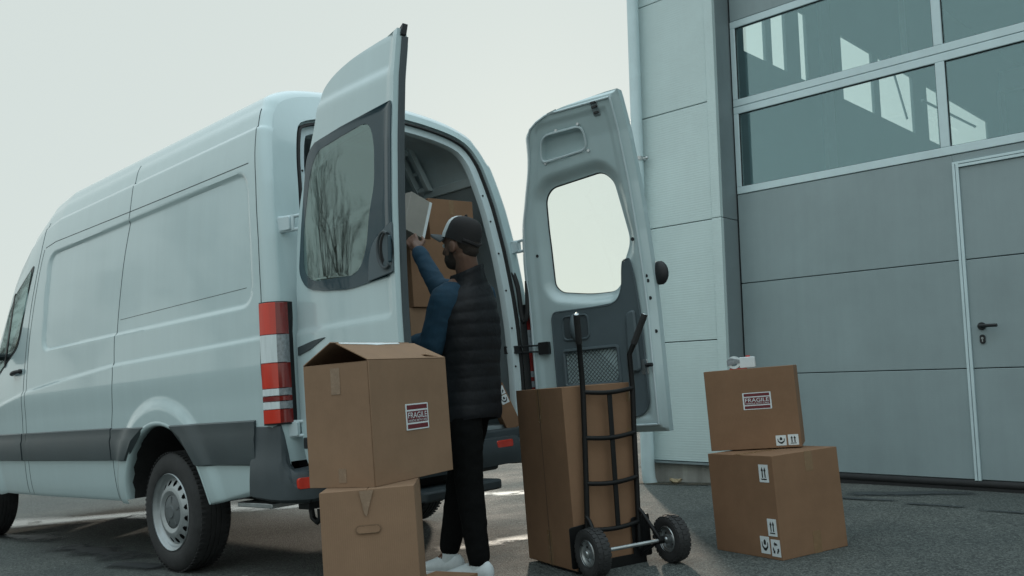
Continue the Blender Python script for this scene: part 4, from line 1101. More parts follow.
def carton(M,lx,ly,lz,label,group=None,m='card',flaps=True,seam='x',cat='box'):
    """closed carton, origin at one bottom corner; slightly bulged walls and a slit between the top flaps"""
    th=thing('cardboard_box',M,label,cat,group)
    mb=MB()
    N_=10
    def bul(p):
        x,y,z=p.x/lx,p.y/ly,p.z/lz
        k=.0016; b=lambda a,b_:math.sin(math.pi*min(1,max(0,a)))*math.sin(math.pi*min(1,max(0,b_)))
        if x<.001: p.x-=k*b(y,z)
        if x>.999: p.x+=k*b(y,z)
        if y<.001: p.y-=k*b(x,z)
        if y>.999: p.y+=k*b(x,z)
        return p
    G=lambda f:mb.grid(N_,N_,lambda u,v:bul(Vector(f(u,v))))
    G(lambda u,v:(u*lx,0,v*lz)); G(lambda u,v:(u*lx,ly,v*lz)); G(lambda u,v:(0,u*ly,v*lz)); G(lambda u,v:(lx,u*ly,v*lz))
    G(lambda u,v:(u*lx,v*ly,0))
    obj('carton_walls',mb,M_[m],th,bevel=.0025,smooth=30)
    if flaps:
        for k in (0,1):
            mb=MB(); e=.0012; zt=lz
            if seam=='x': lo,hi=((.001,.001 if k==0 else ly/2+e,zt-.004),(lx-.001,ly/2-e if k==0 else ly-.001,zt+.002))
            else: lo,hi=((.001 if k==0 else lx/2+e,.001,zt-.004),(lx/2-e if k==0 else lx-.001,ly-.001,zt+.002))
            mb.box(lo,hi); obj('top_flap',mb,M_[m],th,bevel=.0015)
    return th
UPZ=lambda M,d:M@Matrix.Translation((0,0,d))
# lower front-left carton with a hand hole
K_=.82
p=(-3.1826*K_+.026,2.073*K_+.022); M2=gframe((p[0],p[1],gz(*p)),(.676,.737,0))
b2=carton(M2,.315,.315,.626,'brown box with an oval hand hole under the open carton at the front',m='card2',seam='y')
fn_=faces(.39,.37,.56)['right']; fn=lambda a,b,t:fn_(a*.80,b*.845+.153,t)
mb=MB(); mb.prism(rrect(.145,.245,.395,.425,.0149),-.002,.0048,fn); hh=obj('hand_hole',mb,M_['card2'],b2)
mb=MB(); mb.tube([fn(a,b,.004) for a,b in rrect(.145,.245,.395,.425,.0149)],.0022,5,closed=True); obj('hole_shade_rim',mb,M_['card_in'],hh)  # dark ring painted for the shadow along the hole's edge
mb=MB(); mb.prism([(.165,.5585),(.225,.5585),(.205,.50),(.192,.458),(.182,.47)],.003,.0055,fn); obj('loose_tape',mb,M_['tape_clear'],b2,smooth=0)
# upper front-left carton: long flaps folded together like a roof, end flap down
p=(-3.0672*K_,2.2616*K_); M1=gframe((p[0],p[1],gz(*p)+.630),(-.165,.571,0))
LX,LY,LZ=.484,.291,.428
b1=thing('cardboard_box',M1,'large open brown carton with tented flaps and a FRAGILE label, topmost at the front','box')
mb=MB(); w=.005
for lo,hi in (((0,0,0),(LX,w,LZ)),((0,LY-w,0),(LX,LY,LZ)),((0,w,0),(w,LY-w,LZ)),((LX-w,w,0),(LX,LY-w,LZ)),((w,w,0),(LX-w,LY-w,w))): mb.box(lo,hi)
obj('carton_walls',mb,M_['card2'],b1,bevel=.0015)
def flap(name,a,b,h,m='card2',par=None):
    """flap hinged on the edge a-b; h = vector from the hinge to the free edge"""
    a,b,h=Vector(a),Vector(b),Vector(h); e=(b-a).normalized(); nn=e.cross(h).normalized()*.004
    mb=MB(); q=[a,b,b+h-e*.004,a+h+e*.004]; mb.add([*q]+[v+nn for v in q],[(0,1,2,3),(7,6,5,4),(0,4,5,1),(1,5,6,2),(2,6,7,3),(3,7,4,0)])
    return obj(name,mb,M_[m],par,bevel=.001)
flap('long_flap',(.0,.001,LZ),(LX,.001,LZ),(0,.140,.068),par=b1)
flap('long_flap',(LX,LY-.001,LZ),(.0,LY-.001,LZ),(0,-.127,.074),par=b1)
flap('end_flap',(LX-.002,.006,LZ),(LX-.002,LY-.006,LZ),(-.12,0,.015),par=b1)
flap('end_flap',(.008,LY-.006,LZ-.01),(.008,.006,LZ-.01),(.016,0,-.13),'card_in',par=b1)
fn=faces(LX,LY,LZ)
slant=lambda a,b,t:Vector((a*.82,.140*b-.437*t,LZ+.068*b+.899*t+.0005))
mb=MB(); q=[(.02,.93),(.20,.90),(.26,.86),(.34,.91),(.45,.93),(.45,1.0),(.02,1.0)]
mb.prism(q,.003,.0055,slant); obj('torn_tape',mb,M_['paper'],b1,smooth=0)
fragile(b1,fn['right'],.196,.172,.142,.094)
tape(b1,fn['left'],.123,.164,.32,.41,'tape_clear'); tape(b1,fn['left'],.135,.168,.016,.062,'tape_clear')
# low carton beside the shoe
p=(-3.20,2.66); M0=gframe((p[0],p[1],gz(*p)),(.75,.38,0))
p=(-3.262,2.650); M0=gframe((p[0],p[1],gz(*p)),(.245,.06,0))
carton(M0,.235,.13,.105,'low brown carton lying on the asphalt by the white shoe',m='card')
# tall carton on the hand truck
p=(-2.9528,3.3723); MT=gframe((p[0],p[1],gz(*p)+.012),(.309,.949,0))
bt=carton(MT,.40,.497,.885,'tall brown box standing on the black hand truck',m='card',seam='y')
fn=faces(.40,.497,.885)
tape(bt,fn['left'],.225,.272,.0,.884,'tape_brown'); tape(bt,lambda a,b,t:Vector((b,.497-a,.885+.002+t)),.225,.272,0,.40,'tape_brown')
mb=MB(); mb.box((0,0,0),(1,1,1),lambda x,y,z:fn['left'](.2475+.003*x,.884*y,.0008+.0009*z)); obj('flap_joint',mb,M_['ink'],bt,smooth=0)
tape(bt,fn['right'],.375,.399,.79,.86); tape(bt,fn['right'],.36,.399,.615,.655)
# right hand stack
p=(-2.2107,4.0053); ML=gframe((p[0],p[1],gz(*p)),(.270,.963,0))
bl=carton(ML,.452,.455,.490,'brown carton with symbol stickers on the asphalt, lowest of the right hand stack',m='card',seam='x')
fn=faces(.452,.455,.49)
mb=MB(); mb.box((0,.215,.4921),(.452,.26,.4928)); obj('tape',mb,M_['tape_brown'],bl)
tape(bl,fn['right'],.215,.27,.395,.490); tape(bl,fn['right'],.215,.27,.0,.105)
symbol(bl,fn['left'],.360,.365,.062,.085,'up'); symbol(bl,fn['left'],.380,.110,.058,.082,'up')
symbol(bl,fn['left'],.320,.022,.060,.082,'hands'); symbol(bl,fn['left'],.390,.015,.058,.080,'cycle')
p=(-2.688,4.172); MU=gframe((p[0],p[1],gz(*p)+.4985),(.91,.414,0))
bu=carton(MU,.462,.33,.418,'brown box with a wide FRAGILE label, topmost of the right hand stack',m='card',seam='x')
fn=faces(.462,.33,.418)
fragile(bu,fn['right'],.190,.205,.145,.088)
symbol(bu,fn['right'],.336,.012,.052,.052,'hands'); symbol(bu,fn['right'],.397,.012,.052,.054,'up')
# tape dispenser on top
MD=MU@Matrix.Translation((.12,.06,.4205))
td=thing('tape_dispenser',MD,'white packing tape dispenser with red tips on the right hand stack','tape dispenser')
mb=MB(); mb.prism(rrect(.065,.145,.004,.062,.006),-.025,.025,lambda a,b,t:Vector((a,.03+t,b))); obj('housing',mb,M_['paper'],td,bevel=.003)
mb=MB(); mb.lathe((.037,.03,.037),(0,1,0),[(.020,-.024),(.034,-.024),(.034,.024),(.020,.024),(.020,-.024)],32); obj('tape_roll',mb,M_['clear'],td)
mb=MB(); mb.prism([(0,.02),(.068,.034),(.068,.05),(.02,.062),(0,.05)],-.027,-.0245,lambda a,b,t:Vector((a,.03+t,b))); mb.prism([(0,.02),(.068,.034),(.068,.05),(.02,.062),(0,.05)],.0245,.027,lambda a,b,t:Vector((a,.03+t,b))); obj('side_plate',mb,M_['cleardark'],td)
RED=mat('red_plastic',(.50,.03,.02),.4,noise_amt=.08)
mb=MB(); mb.prism(rrect(.10,.122,.058,.070,.004),-.012,.012,lambda a,b,t:Vector((a,.03+t,b))); mb.box((.01,.008,0),(.10,.052,.005)); obj('red_tip',mb,RED,td,bevel=.001)
# cargo inside the van (van frame)
def vcarton(o,ex,ey,dims,label,m,group=None,**k):
    ex=Vector(ex).normalized(); ez=Vector((0,0,1)); ey=ez.cross(ex)
    return carton(VM@frame(o,ex,ey,ez),*dims,label,m=m,group=group,**k)
# frame x runs towards -y_van (to the right), y runs forward
E1=(0,-1,0)
vcarton((-1.02,-.10,.682),E1,None,(.60,.5,.38),'brown carton on the van floor under the cargo stack','card2')
vcarton((-1.02,-.12,1.066),E1,None,(.60,.5,.385),'brown carton second from the bottom of the cargo stack','card2')
c3=vcarton((-1.04,-.14,1.455),E1,None,(.55,.48,.43),'large brown carton third up in the van behind the raised arm','card')
c4=vcarton((-1.02,-.335,1.889),(-.12,-1,0),None,(.36,.42,.27),'brown box with a black slot, topmost in the van behind the cap','card')
mb=MB(); mb.prism(rrect(.155,.21,.125,.145,.008),.003,.006,faces(.36,.42,.27)['right']); obj('hand_slot',mb,M_['ink'],c4)
tape(c4,faces(.36,.42,.27)['right'],.165,.205,.17,.268)
# pale carton he is pulling: leans on the stack
Mw=VM@Matrix.Translation((-1.20,.04,1.905))@Matrix.Rotation(R(20),4,'X')
cw=carton(Mw@frame((0,0,0),(0,-1,0),(1,0,0),(0,0,1)),.17,.40,.245,'pale greyish carton at the edge of the cargo, held by the worker',m='card_white')
mb=MB(); mb.prism([(.150,0),(.168,0),(.168,.245),(.150,.245)],-.001,.004,faces(.17,.40,.245)['right']); obj('edge_tape',mb,M_['paper'],cw)
nx_=Vector((-.74,-.67,0)).normalized(); ex_=Vector((.67,-.74,0)).normalized()
cx_=Vector((-.84,.54,0)).normalized(); rx_=Vector((-.54,-.84,0)).normalized()      # faces the yard; its right-hand direction
Ms=VM@Matrix.Translation((-1.235,-.815,.674))@Matrix.Rotation(R(21),4,cx_)
cs=carton(Ms@frame(-rx_*.10,rx_,-cx_,(0,0,1)),.10,.14,.30,'small brown carton with two symbols tilted at the right of the van floor',m='card')
fn=faces(.10,.14,.30)['right']
symbol(cs,fn,.040,.228,.052,.056,'cycle'); symbol(cs,fn,.040,.166,.052,.056,'hands')

# ------------------------------------------------------------------ hand truck (frame of the tall carton; -y is away from it)
MH=gframe((-2.9528,3.3723,gz(-2.9528,3.3723)),(.309,.949,0))
ht=thing('hand_truck',MH,'black two wheeled hand truck holding the tall brown box','hand truck')
BK=mat('black_tube_paint',(.008,.0085,.009),.42,spec=.3,noise_amt=.2,noise_scale=30,bump=.05)
T=lambda xo,y,z:Vector((y,-xo,z))
for (P,lab) in (([(.03,.050,.075),(.03,.075,.42),(.03,.090,.65),(.032,.102,.87),(.033,.103,1.05),(.055,.090,1.11),(.115,.053,1.250)],'a'),([(.03,.352,.075),(.03,.372,.42),(.03,.384,.65),(.032,.398,.87),(.033,.398,1.04),(.055,.415,1.09),(.115,.458,1.235)],'b')):
    C_=[T(*q) for q in P]
    mb=MB(); mb.tube(C_[:5]+[C_[4]*.6+C_[5]*.4,C_[5]],.0135,12); obj('upright',mb,BK,ht,smooth=50)
    mb=MB(); mb.tube([C_[5],C_[6]],.0165,14); g=obj('handle_grip',mb,M_['rubber'],ht,smooth=50)
    mb=MB(); d=(C_[6]-C_[5]).normalized(); mb.lathe(C_[6],d,[(0,.004),(.010,.003),(.0135,0),(.0135,-.002)],14); obj('grip_end',mb,M_['zinc'],g)
for k,(z,dz) in enumerate(((.868,.004),(.645,.004),(.425,.002),(.206,.002))):
    ya=interp(z,[.075,.42,.65,.87],[.05,.075,.09,.102]); yb=interp(z,[.075,.42,.65,.87],[.352,.372,.384,.398])
    mb=MB(); P=[T(.034+.012*math.sin(math.pi*t),ya+(yb-ya)*t,z-.012*math.sin(math.pi*t)) for t in np.linspace(0,1,9)]
    mb.tube(P,.0115,10); obj('cross_bar',mb,BK,ht,smooth=50)
mb=MB(); mb.prism([(.217,.195),(.243,.195),(.262,.858),(.236,.858)],.038,.046,lambda a,b,t:T(t,a,b)); obj('centre_strap',mb,BK,ht,bevel=.002)
for (a,b) in ((-.035,.075),(.325,.435)):
    mb=MB(); mb.prism(roundpoly([(a,.03),(b,.03),(b,.235),(a,.225)],.012),.012,.018,lambda p,q,t:T(t,p,q)); obj('side_plate',mb,BK,ht,bevel=.002)
mb=MB(); mb.prism(rrect(.0,.40,.0,.26,.01),.004,.011,lambda a,b,t:Vector((a,b,t))); mb.prism([(0,.0),(.40,.0),(.40,.05),(0,.05)],.012,.017,lambda a,b,t:T(t,a,b)); obj('toe_plate',mb,BK,ht,bevel=.002)
mb=MB(); mb.tube([T(.135,-.02,.117),T(.135,.52,.117)],.0095,12); obj('axle',mb,M_['zinc'],ht,smooth=50)
for (ya,yb) in ((.058,.062),(.366,.405)):
    mb=MB(); mb.tube([T(.03,ya,.27),T(.06,ya,.25),T(.133,yb,.125)],.010,8); mb.tube([T(.133,yb,.118),T(.02,ya,.04)],.008,8); mb.lathe(T(.135,yb-.012,.117),(1,0,0),[(.010,0),(.017,0),(.017,.03),(.010,.03)],14); obj('axle_brace',mb,BK,ht,smooth=50)
for yc in (.015,.475):
    w=bpy.data.objects.new('wheel',None); COL.objects.link(w); w.parent=ht; w.matrix_local=Matrix.Translation(T(.135,yc,.117))
    mb=MB(); mb.lathe((0,0,0),(1,0,0),[(.060,-.028),(.070,-.034),(.088,-.040),(.103,-.036),(.111,-.024),(.114,0),(.111,.024),(.103,.036),(.088,.040),(.070,.034),(.060,.028)],56)
    for k in range(28):
        for (h0,h1,off) in ((-.036,-.012,0),(-.012,.012,.5),(.012,.036,0)):
            a=2*math.pi*(k+off)/28; c,s=math.cos(a),math.sin(a); e=.0085
            mb.box((-e,h0+.001,0),(e,h1-.001,.006),lambda x,y,z:Vector((y,((.1085 if abs(h0+h1)>.01 else .1115)+z-abs(y)*.10)*c-x*s,((.1085 if abs(h0+h1)>.01 else .1115)+z-abs(y)*.10)*s+x*c)))
    obj('tyre',mb,M_['tyre'],w,smooth=40)
    for sg in (-1,1):
        mb=MB(); mb.lathe((0,0,0),(sg,0,0),[(.0,.040),(.012,.040),(.014,.036),(.022,.034),(.024,.014),(.046,.010),(.050,.022),(.060,.026),(.064,.031),(.061,.034)],40); obj('rim',mb,M_['zinc'],w,smooth=40)
    mb=MB()
    for k in range(4):
        a=R(45+90*k); mb.ball((-.012,.036*math.cos(a),.036*math.sin(a)),(.006,.006,.006),6)
    mb.tube([(-.022,.045,.03),(-.04,.052,.036)],.004,6); obj('rim_bolts',mb,M_['black'],w)
# ------------------------------------------------------------------ the worker
SKIN=mat('skin',(.13,.070,.048),.5,noise_amt=.12,noise_scale=40,bump=.08,bump_scale=300)
BEARD=mat('dark_short_hair',(.026,.019,.015),.8,noise_amt=.3,noise_scale=160,bump=.6,bump_scale=400)
SHIRT=mat('blue_cloth',(.009,.039,.070),.85,noise_amt=.14,noise_scale=22,bump=.25,bump_scale=30)
VEST=mat('dark_quilted_nylon',(.0105,.0115,.014),.6,spec=.3,noise_amt=.2,noise_scale=16,bump=.35,bump_scale=38)
TROU=mat('black_trouser_cloth',(.0045,.0048,.005),.9,spec=.15,noise_amt=.2,noise_scale=30,bump=.35,bump_scale=26)
SHOE=mat('white_shoe_knit',(.60,.66,.68),.7,noise_amt=.06,noise_scale=50,bump=.2,bump_scale=250)
CAPD=mat('dark_cap_cloth',(.018,.017,.018),.85,noise_amt=.15,noise_scale=60,bump=.2,bump_scale=300)
CAPW=mat('white_cap_cloth',(.62,.66,.67),.85,noise_amt=.05,noise_scale=60,bump=.2,bump_scale=300)
BRIM=mat('grey_brim_cloth',(.05,.06,.065),.8,noise_amt=.12,noise_scale=60)
PO=Vector((-3.45,3.11,gz(-3.45,3.11)))
Z=Vector((0,0,1))
def chain(mb,P,r,n=14):
    P=[Vector(p)-PO for p in P]
    for p,q in zip(P,r): mb.ball(p,q,7)
    for a,b,ra,rb in zip(P,P[1:],r,r[1:]):
        if (b-a).length>1e-4: mb.tube([a,a*.5+b*.5,b],[ra,(ra+rb)/2,rb],n)
def fused(name,mb,m,parent=None,voxel=.006,smooth=6,disp=0,dscale=.06,seed=0,**kw):
    """one continuous skin over overlapping volumes"""
    o=obj(name,mb,m,None,smooth=0)
    r=o.modifiers.new('Remesh','REMESH'); r.mode='VOXEL'; r.voxel_size=voxel
    s=o.modifiers.new('Smooth','SMOOTH'); s.iterations=smooth; s.factor=.5
    dg=bpy.context.evaluated_depsgraph_get(); me=bpy.data.meshes.new_from_object(o.evaluated_get(dg))
    bpy.data.objects.remove(o)
    if disp:
        nn=[v.normal.copy() for v in me.vertices]
        for v,nv in zip(me.vertices,nn):
            p=v.co; q=Vector((p.x/dscale+seed,p.y/dscale,p.z/dscale*1.8))
            w=1-abs(noise.noise(q))*2; v.co=p+nv*disp*(w+.5*noise.noise(q*2.3))
    me.name=name; me.materials.clear(); me.materials.append(m)
    me.polygons.foreach_set('use_smooth',[True]*len(me.polygons))
    o=bpy.data.objects.new(name,me); COL.objects.link(o)
    if parent: o.parent=parent
    else: o.location=PO
    return setp(o,**kw)
HC_=Vector((-3.364,3.009,1.668)); HF=Vector((-.985,-.18,0)).normalized(); HL=Z.cross(HF)
H=lambda f,l,u:HC_+HF*f+HL*l+Z*u
HM=Matrix(((HF.x,HL.x,0),(HF.y,HL.y,0),(0,0,1)))
TL_=Vector((.16,-.98,0)).normalized(); TF=TL_.cross(Z)*1.0; TF=Vector((-.98,-.16,0)).normalized()
shL=Vector((-3.372,2.905,1.385)); shR=Vector((-3.42,3.215,1.43))
elL=Vector((-3.445,2.885,1.165)); wrL=Vector((-3.66,2.95,1.19))
elR=Vector((-3.705,3.150,1.492)); wrR=Vector((-3.885,3.158,1.715))
hipL=Vector((-3.385,3.03,.93)); hipR=Vector((-3.43,3.18,.93))
knL=Vector((-3.352,3.035,.49)); anL=Vector((-3.300,3.045,.105))
knR=Vector((-3.548,3.150,.485)); anR=Vector((-3.580,3.105,.11))
bm_=MB()
# head: skull, face, jaw, nose, ears, neck
bm_.ball(H(-.005,0,.018)-PO,(.098,.076,.108),12,HM); bm_.ball(H(.025,0,-.035)-PO,(.066,.062,.085),10,HM)
bm_.ball(H(.050,0,-.085)-PO,(.040,.040,.032),8,HM); chain(bm_,[H(.085,0,.015),H(.104,0,-.028)],[.010,.015]); bm_.ball(H(.083,0,-.066)-PO,(.012,.026,.010),8,HM)
for s in (-1,1):
    bm_.ball(H(-.006,s*.080,-.016)-PO,(.022,.011,.034),8,HM); bm_.ball(H(.050,s*.042,-.022)-PO,(.026,.020,.022),8,HM); bm_.ball(H(.080,s*.030,.026)-PO,(.012,.026,.008),8,HM)
nb=Vector((-3.352,3.048,1.475))
chain(bm_,[H(-.022,0,-.05),nb+Z*.04,nb],[.060,.060,.070])
# trunk and limbs under the clothes
for c,a,b in (((-3.395,3.058,1.40),.150,.085),((-3.372,3.062,1.27),.145,.095),((-3.382,3.09,1.08),.13,.09),((-3.41,3.105,.92),.14,.095)):
    bm_.ball(Vector(c)-PO,(b,a,.13),10,Matrix(((TF.x,TL_.x,0),(TF.y,TL_.y,0),(0,0,1))))
chain(bm_,[shL,elL,wrL],[.052,.042,.028]); chain(bm_,[shR,elR,wrR],[.052,.042,.028])
chain(bm_,[hipL,knL,anL],[.075,.050,.036]); chain(bm_,[hipR,knR,anR],[.075,.050,.036])
for a in (anL,anR): chain(bm_,[a,a+HF*.10-Z*.065],[.032,.024])
def hand(wr,d,palm,curl,thumb):
    """palm, four unequal bent fingers and a thumb; d along the hand, palm = direction the palm faces"""
    d=d.normalized(); palm=(palm-d*palm.dot(d)).normalized(); side=d.cross(palm)
    c=wr+d*.055
    bm_.ball(c-PO,(.046,.038,.016),8,Matrix(((d.x,side.x,palm.x),(d.y,side.y,palm.y),(d.z,side.z,palm.z))))
    chain(bm_,[wr,c],[.027,.024])
    for k,(o,L) in enumerate(((-.031,.074),(-.010,.084),(.011,.079),(.031,.062))):
        p=c+d*.036+side*o; P=[c+d*.01+side*o*.8,p]; dd=d.copy()
        for j in range(3):
            ang=curl*(.7+.25*j); dd=(dd*math.cos(ang)+palm*math.sin(ang)).normalized(); palm2=palm
            p=p+dd*L*(.42,.32,.26)[j]; P.append(p)
        chain(bm_,P,[.011,.0105,.0095,.0088,.0078],8)
    b=wr+d*.025+side*thumb*.028; t1=b+side*thumb*.026+d*.026+palm*.014; t2=t1+d*.030+palm*.014; t3=t2+d*.022+palm*.010
    chain(bm_,[b,t1,t2,t3],[.014,.0125,.011,.0088],8)
dR=(wrR-elR).normalized()
hand(wrR,dR+Vector((-.15,.0,.1)),Vector((-.5,.8,-.1)),.45,-1)
hand(wrL,(wrL-elL),Vector((0,.3,-1)),.35,1)
man=fused('person',bm_,SKIN,None,.0055,5,label='man in dark vest and cap reaching into the open van',cat='person')
# eyes
for s in (-1,1):
    mb=MB(); mb.ball(H(.081,s*.031,.004)-PO,.0115,8); obj('eye',mb,CAPW,man)
# beard and the short hair at the nape
mb=MB(); mb.ball(H(.030,0,-.066)-PO,(.0625,.0615,.057),10,HM); mb.ball(H(.048,0,-.086)-PO,(.042,.041,.034),8,HM)
for s in (-1,1): chain(mb,[H(.016,s*.064,-.005),H(.018,s*.054,-.05)],[.009,.014])
fused('beard',mb,BEARD,man,.005,4)
mb=MB(); mb.ball(H(-.026,0,.01)-PO,(.080,.0735,.075),12,HM); mb.ball(H(-.045,0,-.03)-PO,(.057,.056,.045),10,HM); fused('hair',mb,BEARD,man,.006,3)
# shirt sleeves (blue), fused over shoulders
mb=MB()
chain(mb,[shL+Vector((-.01,.05,.02)),shL,shL*.5+elL*.5,elL,elL*.45+wrL*.55,wrL],[.080,.075,.071,.067,.057,.042])
chain(mb,[shR+Vector((0,-.06,0)),shR,shR*.5+elR*.5,elR,elR*.5+wrR*.5,wrR-dR*.01],[.06,.064,.059,.055,.049,.039])
chain(mb,[wrR-dR*.05,wrR-dR*.012],[.046,.043])
mb.ball(Vector((-3.39,3.06,1.38))-PO,(.10,.15,.11),10,Matrix(((TF.x,TL_.x,0),(TF.y,TL_.y,0),(0,0,1))))
fused('shirt',mb,SHIRT,man,.007,5,disp=.0035,dscale=.11,seed=3)
# quilted vest
mb=MB(); rr=[]
VC=[(.785,-3.400,3.108,.160,.118),(.80,-3.400,3.108,.165,.122),(.90,-3.397,3.105,.164,.122),(1.02,-3.388,3.095,.158,.116),(1.15,-3.379,3.08,.170,.124),(1.28,-3.372,3.066,.176,.128),(1.36,-3.378,3.060,.176,.124),(1.42,-3.382,3.055,.158,.108),(1.455,-3.376,3.052,.125,.096),(1.475,-3.366,3.050,.096,.088),(1.50,-3.360,3.046,.082,.082),(1.535,-3.358,3.042,.079,.080),(1.548,-3.358,3.042,.077,.078),(1.54,-3.358,3.042,.070,.071),(1.49,-3.36,3.046,.066,.068)]
zs_=[c[0] for c in VC[:13]]
def vring(z,cx,cy,a,b,puff):
    q=[]
    for k in range(64):
        t=2*math.pi*k/64; c,s=math.cos(t),math.sin(t)
        e=.86; cc=math.copysign(abs(c)**e,c); ss=math.copysign(abs(s)**e,s)
        zz=z-.018*c                                    # seams sag a little at the back
        w=puff*(abs(math.sin(math.pi*(z+.004*math.sin(3*t))/.066))**.6)
        w+=.006*noise.noise(Vector((c*2.4,s*2.4,z*9)))
        tilt=.05*s*0
        q.append(Vector((cx,cy,zz+ (-.028*s*sst(1.2,1.42,z))))+TF*(b+w)*cc+TL_*(a+w)*ss-PO)
    return q
z=.787
while z<1.536:
    i=[interp(z,zs_,[c[k] for c in VC[:13]]) for k in range(1,5)]
    rr.append(vring(z,*i,.0038*(1-.5*sst(1.44,1.48,z)))); z+=.0065
for c in VC[12:]: rr.append(vring(*c,0))
bot=[(vring(.79,-3.400,3.108,.150,.108,0)),(vring(.9,-3.397,3.105,.12,.09,0))]
mb.loft([bot[1],bot[0]]+rr,caps=True)
obj('vest',mb,VEST,man,smooth=60)
# trousers
mb=MB()
mb.ball(Vector((-3.405,3.105,.90))-PO,(.096,.132,.12),10,Matrix(((TF.x,TL_.x,0),(TF.y,TL_.y,0),(0,0,1))))
chain(mb,[hipL,hipL*.5+knL*.5,knL,knL*.5+anL*.5,anL+Z*.03],[.084,.084,.070,.064,.054])
chain(mb,[hipR,hipR*.5+knR*.5,knR,knR*.5+anR*.5,anR+Z*.04],[.084,.082,.068,.062,.052])
fused('trousers',mb,TROU,man,.008,6,disp=.0035,dscale=.13,seed=11)
# shoes
def shoe(an,d):
    d=Vector((d[0],d[1],0)).normalized(); g=gz(an.x,an.y); o=Vector((an.x,an.y,g+.003))-d*.005
    ex=(d-GN*d.dot(GN)).normalized(); ey=GN.cross(ex)
    prof=[(-.078,.012,.03,.05),(-.072,.027,.012,.082),(-.055,.034,.010,.098),(-.02,.037,.010,.092),(.03,.038,.010,.088),(.07,.041,.010,.085),(.11,.046,.010,.070),(.15,.047,.012,.057),(.18,.042,.014,.047),(.20,.030,.018,.038),(.208,.012,.022,.03)]
    mb=MB(); rr=[]
    for x,hw,z0,z1 in prof:
        q=[]
        for k in range(20):
            t=2*math.pi*k/20; c,s=math.cos(t),math.sin(t)
            yy=hw*math.copysign(abs(c)**.75,c)*(1 if s<.2 else 1-.38*s); zz=(z0+z1)/2+(z1-z0)/2*math.copysign(abs(s)**.8,s)
            q.append(o+ex*x+ey*yy+GN*zz-PO)
        rr.append(q)
    mb.loft(rr); sh_=obj('shoe',mb,SHOE,man,smooth=60)
    mb=MB(); poly=[]
    for x,hw,_,_ in prof: poly.append((x,hw+.003))
    poly=poly+[(x,-y) for x,y in poly[::-1]]
    mb.prism(poly,0,.020,lambda a,b,t:o+ex*a+ey*b+GN*t-PO); obj('sole',mb,CAPW,sh_,bevel=.004)
    mb=MB()
    for k in range(4): mb.tube([o+ex*(.045+.02*k)+ey*.024*s2+GN*(.086-.006*k-.006*abs(s2))-PO for s2 in (-1,-.5,0,.5,1)],.003,6)
    obj('laces',mb,SHOE,sh_)
shoe(anR,(-.95,-.30)); shoe(anL,(-.97,-.22))
for a in (anR,anL):
    mb=MB(); chain(mb,[a+Z*.035,a-Z*.005,a-Z*.035+HF*.01],[.040,.039,.038]); obj('sock',mb,SHOE,man,smooth=60)
# cap
cp=MB(); rr=[]; CO=H(-.006,0,.048); tilt=R(-16)
cf=(HF*math.cos(tilt)-Z*math.sin(tilt)); cu=(Z*math.cos(tilt)+HF*math.sin(tilt))
CP=lambda f,l,u:CO+cf*f+HL*l+cu*u-PO
NA=48
prof=[(1.0,-.022),(1.0,0),(.985,.022),(.94,.045),(.86,.066),(.72,.083),(.52,.095),(.28,.101),(.06,.103)]
for r,u in prof:
    rr.append([CP(.106*r*math.cos(t)-.004*(u>0),.088*r*math.sin(t),u-(.020*(math.cos(t)<0)*abs(math.cos(t)) if u<.01 else 0)) for t in [2*math.pi*k/NA for k in range(NA)]])
vs=[v for q in rr for v in q]
for i in range(len(rr)-1):
    for k in range(NA):
        t=2*math.pi*(k+.5)/NA; r=prof[i][0]
        cp.mi=1 if math.cos(t)>.40 else 0
        pass
        f=(i*NA+k,i*NA+(k+1)%NA,(i+1)*NA+(k+1)%NA,(i+1)*NA+k); cp.f.append(f); cp.m.append(cp.mi)
cp.v=[tuple(v) for v in vs]; cp.f.append(tuple((len(rr)-1)*NA+k for k in range(NA))); cp.m.append(0)
cap=obj('cap',cp,[CAPD,CAPW],man,smooth=60,recalc=True)
mb=MB(); top=[];bt_=[]
for j in range(7):
    for k in range(17):
        t=R(-62+124*k/16); ext=1+.84*(j/6)*math.cos(t*1.25)
        f,l=.106*ext*math.cos(t),.088*(1+.12*(j/6))*math.sin(t)
        top.append(CP(f,l,-.012-.010*(j/6)-.26*l*l/.088)); bt_.append(CP(f,l,-.021-.010*(j/6)-.26*l*l/.088))
n=17*7
fs=[(j*17+k,j*17+k+1,(j+1)*17+k+1,(j+1)*17+k) for j in range(6) for k in range(16)]
bd=[k for k in range(17)]+[j*17+16 for j in range(1,7)]+[6*17+k for k in range(15,-1,-1)]+[j*17 for j in range(5,0,-1)]
fs=fs+[tuple(i+n for i in f[::-1]) for f in fs]+[(bd[i],bd[(i+1)%len(bd)],bd[(i+1)%len(bd)]+n,bd[i]+n) for i in range(len(bd))]
mb.add(top+bt_,fs); obj('brim',mb,BRIM,cap,smooth=60)
mb=MB(); mb.ball(CP(0,0,.105),.008,6); obj('cap_button',mb,CAPD,cap)
mb=MB(); mb.tube([CP(-.107*math.cos(t),.09*math.sin(t),-.030+.018*abs(math.sin(t))) for t in np.linspace(-.9,.9,14)],.009,6); obj('adjuster',mb,CAPD,cap)
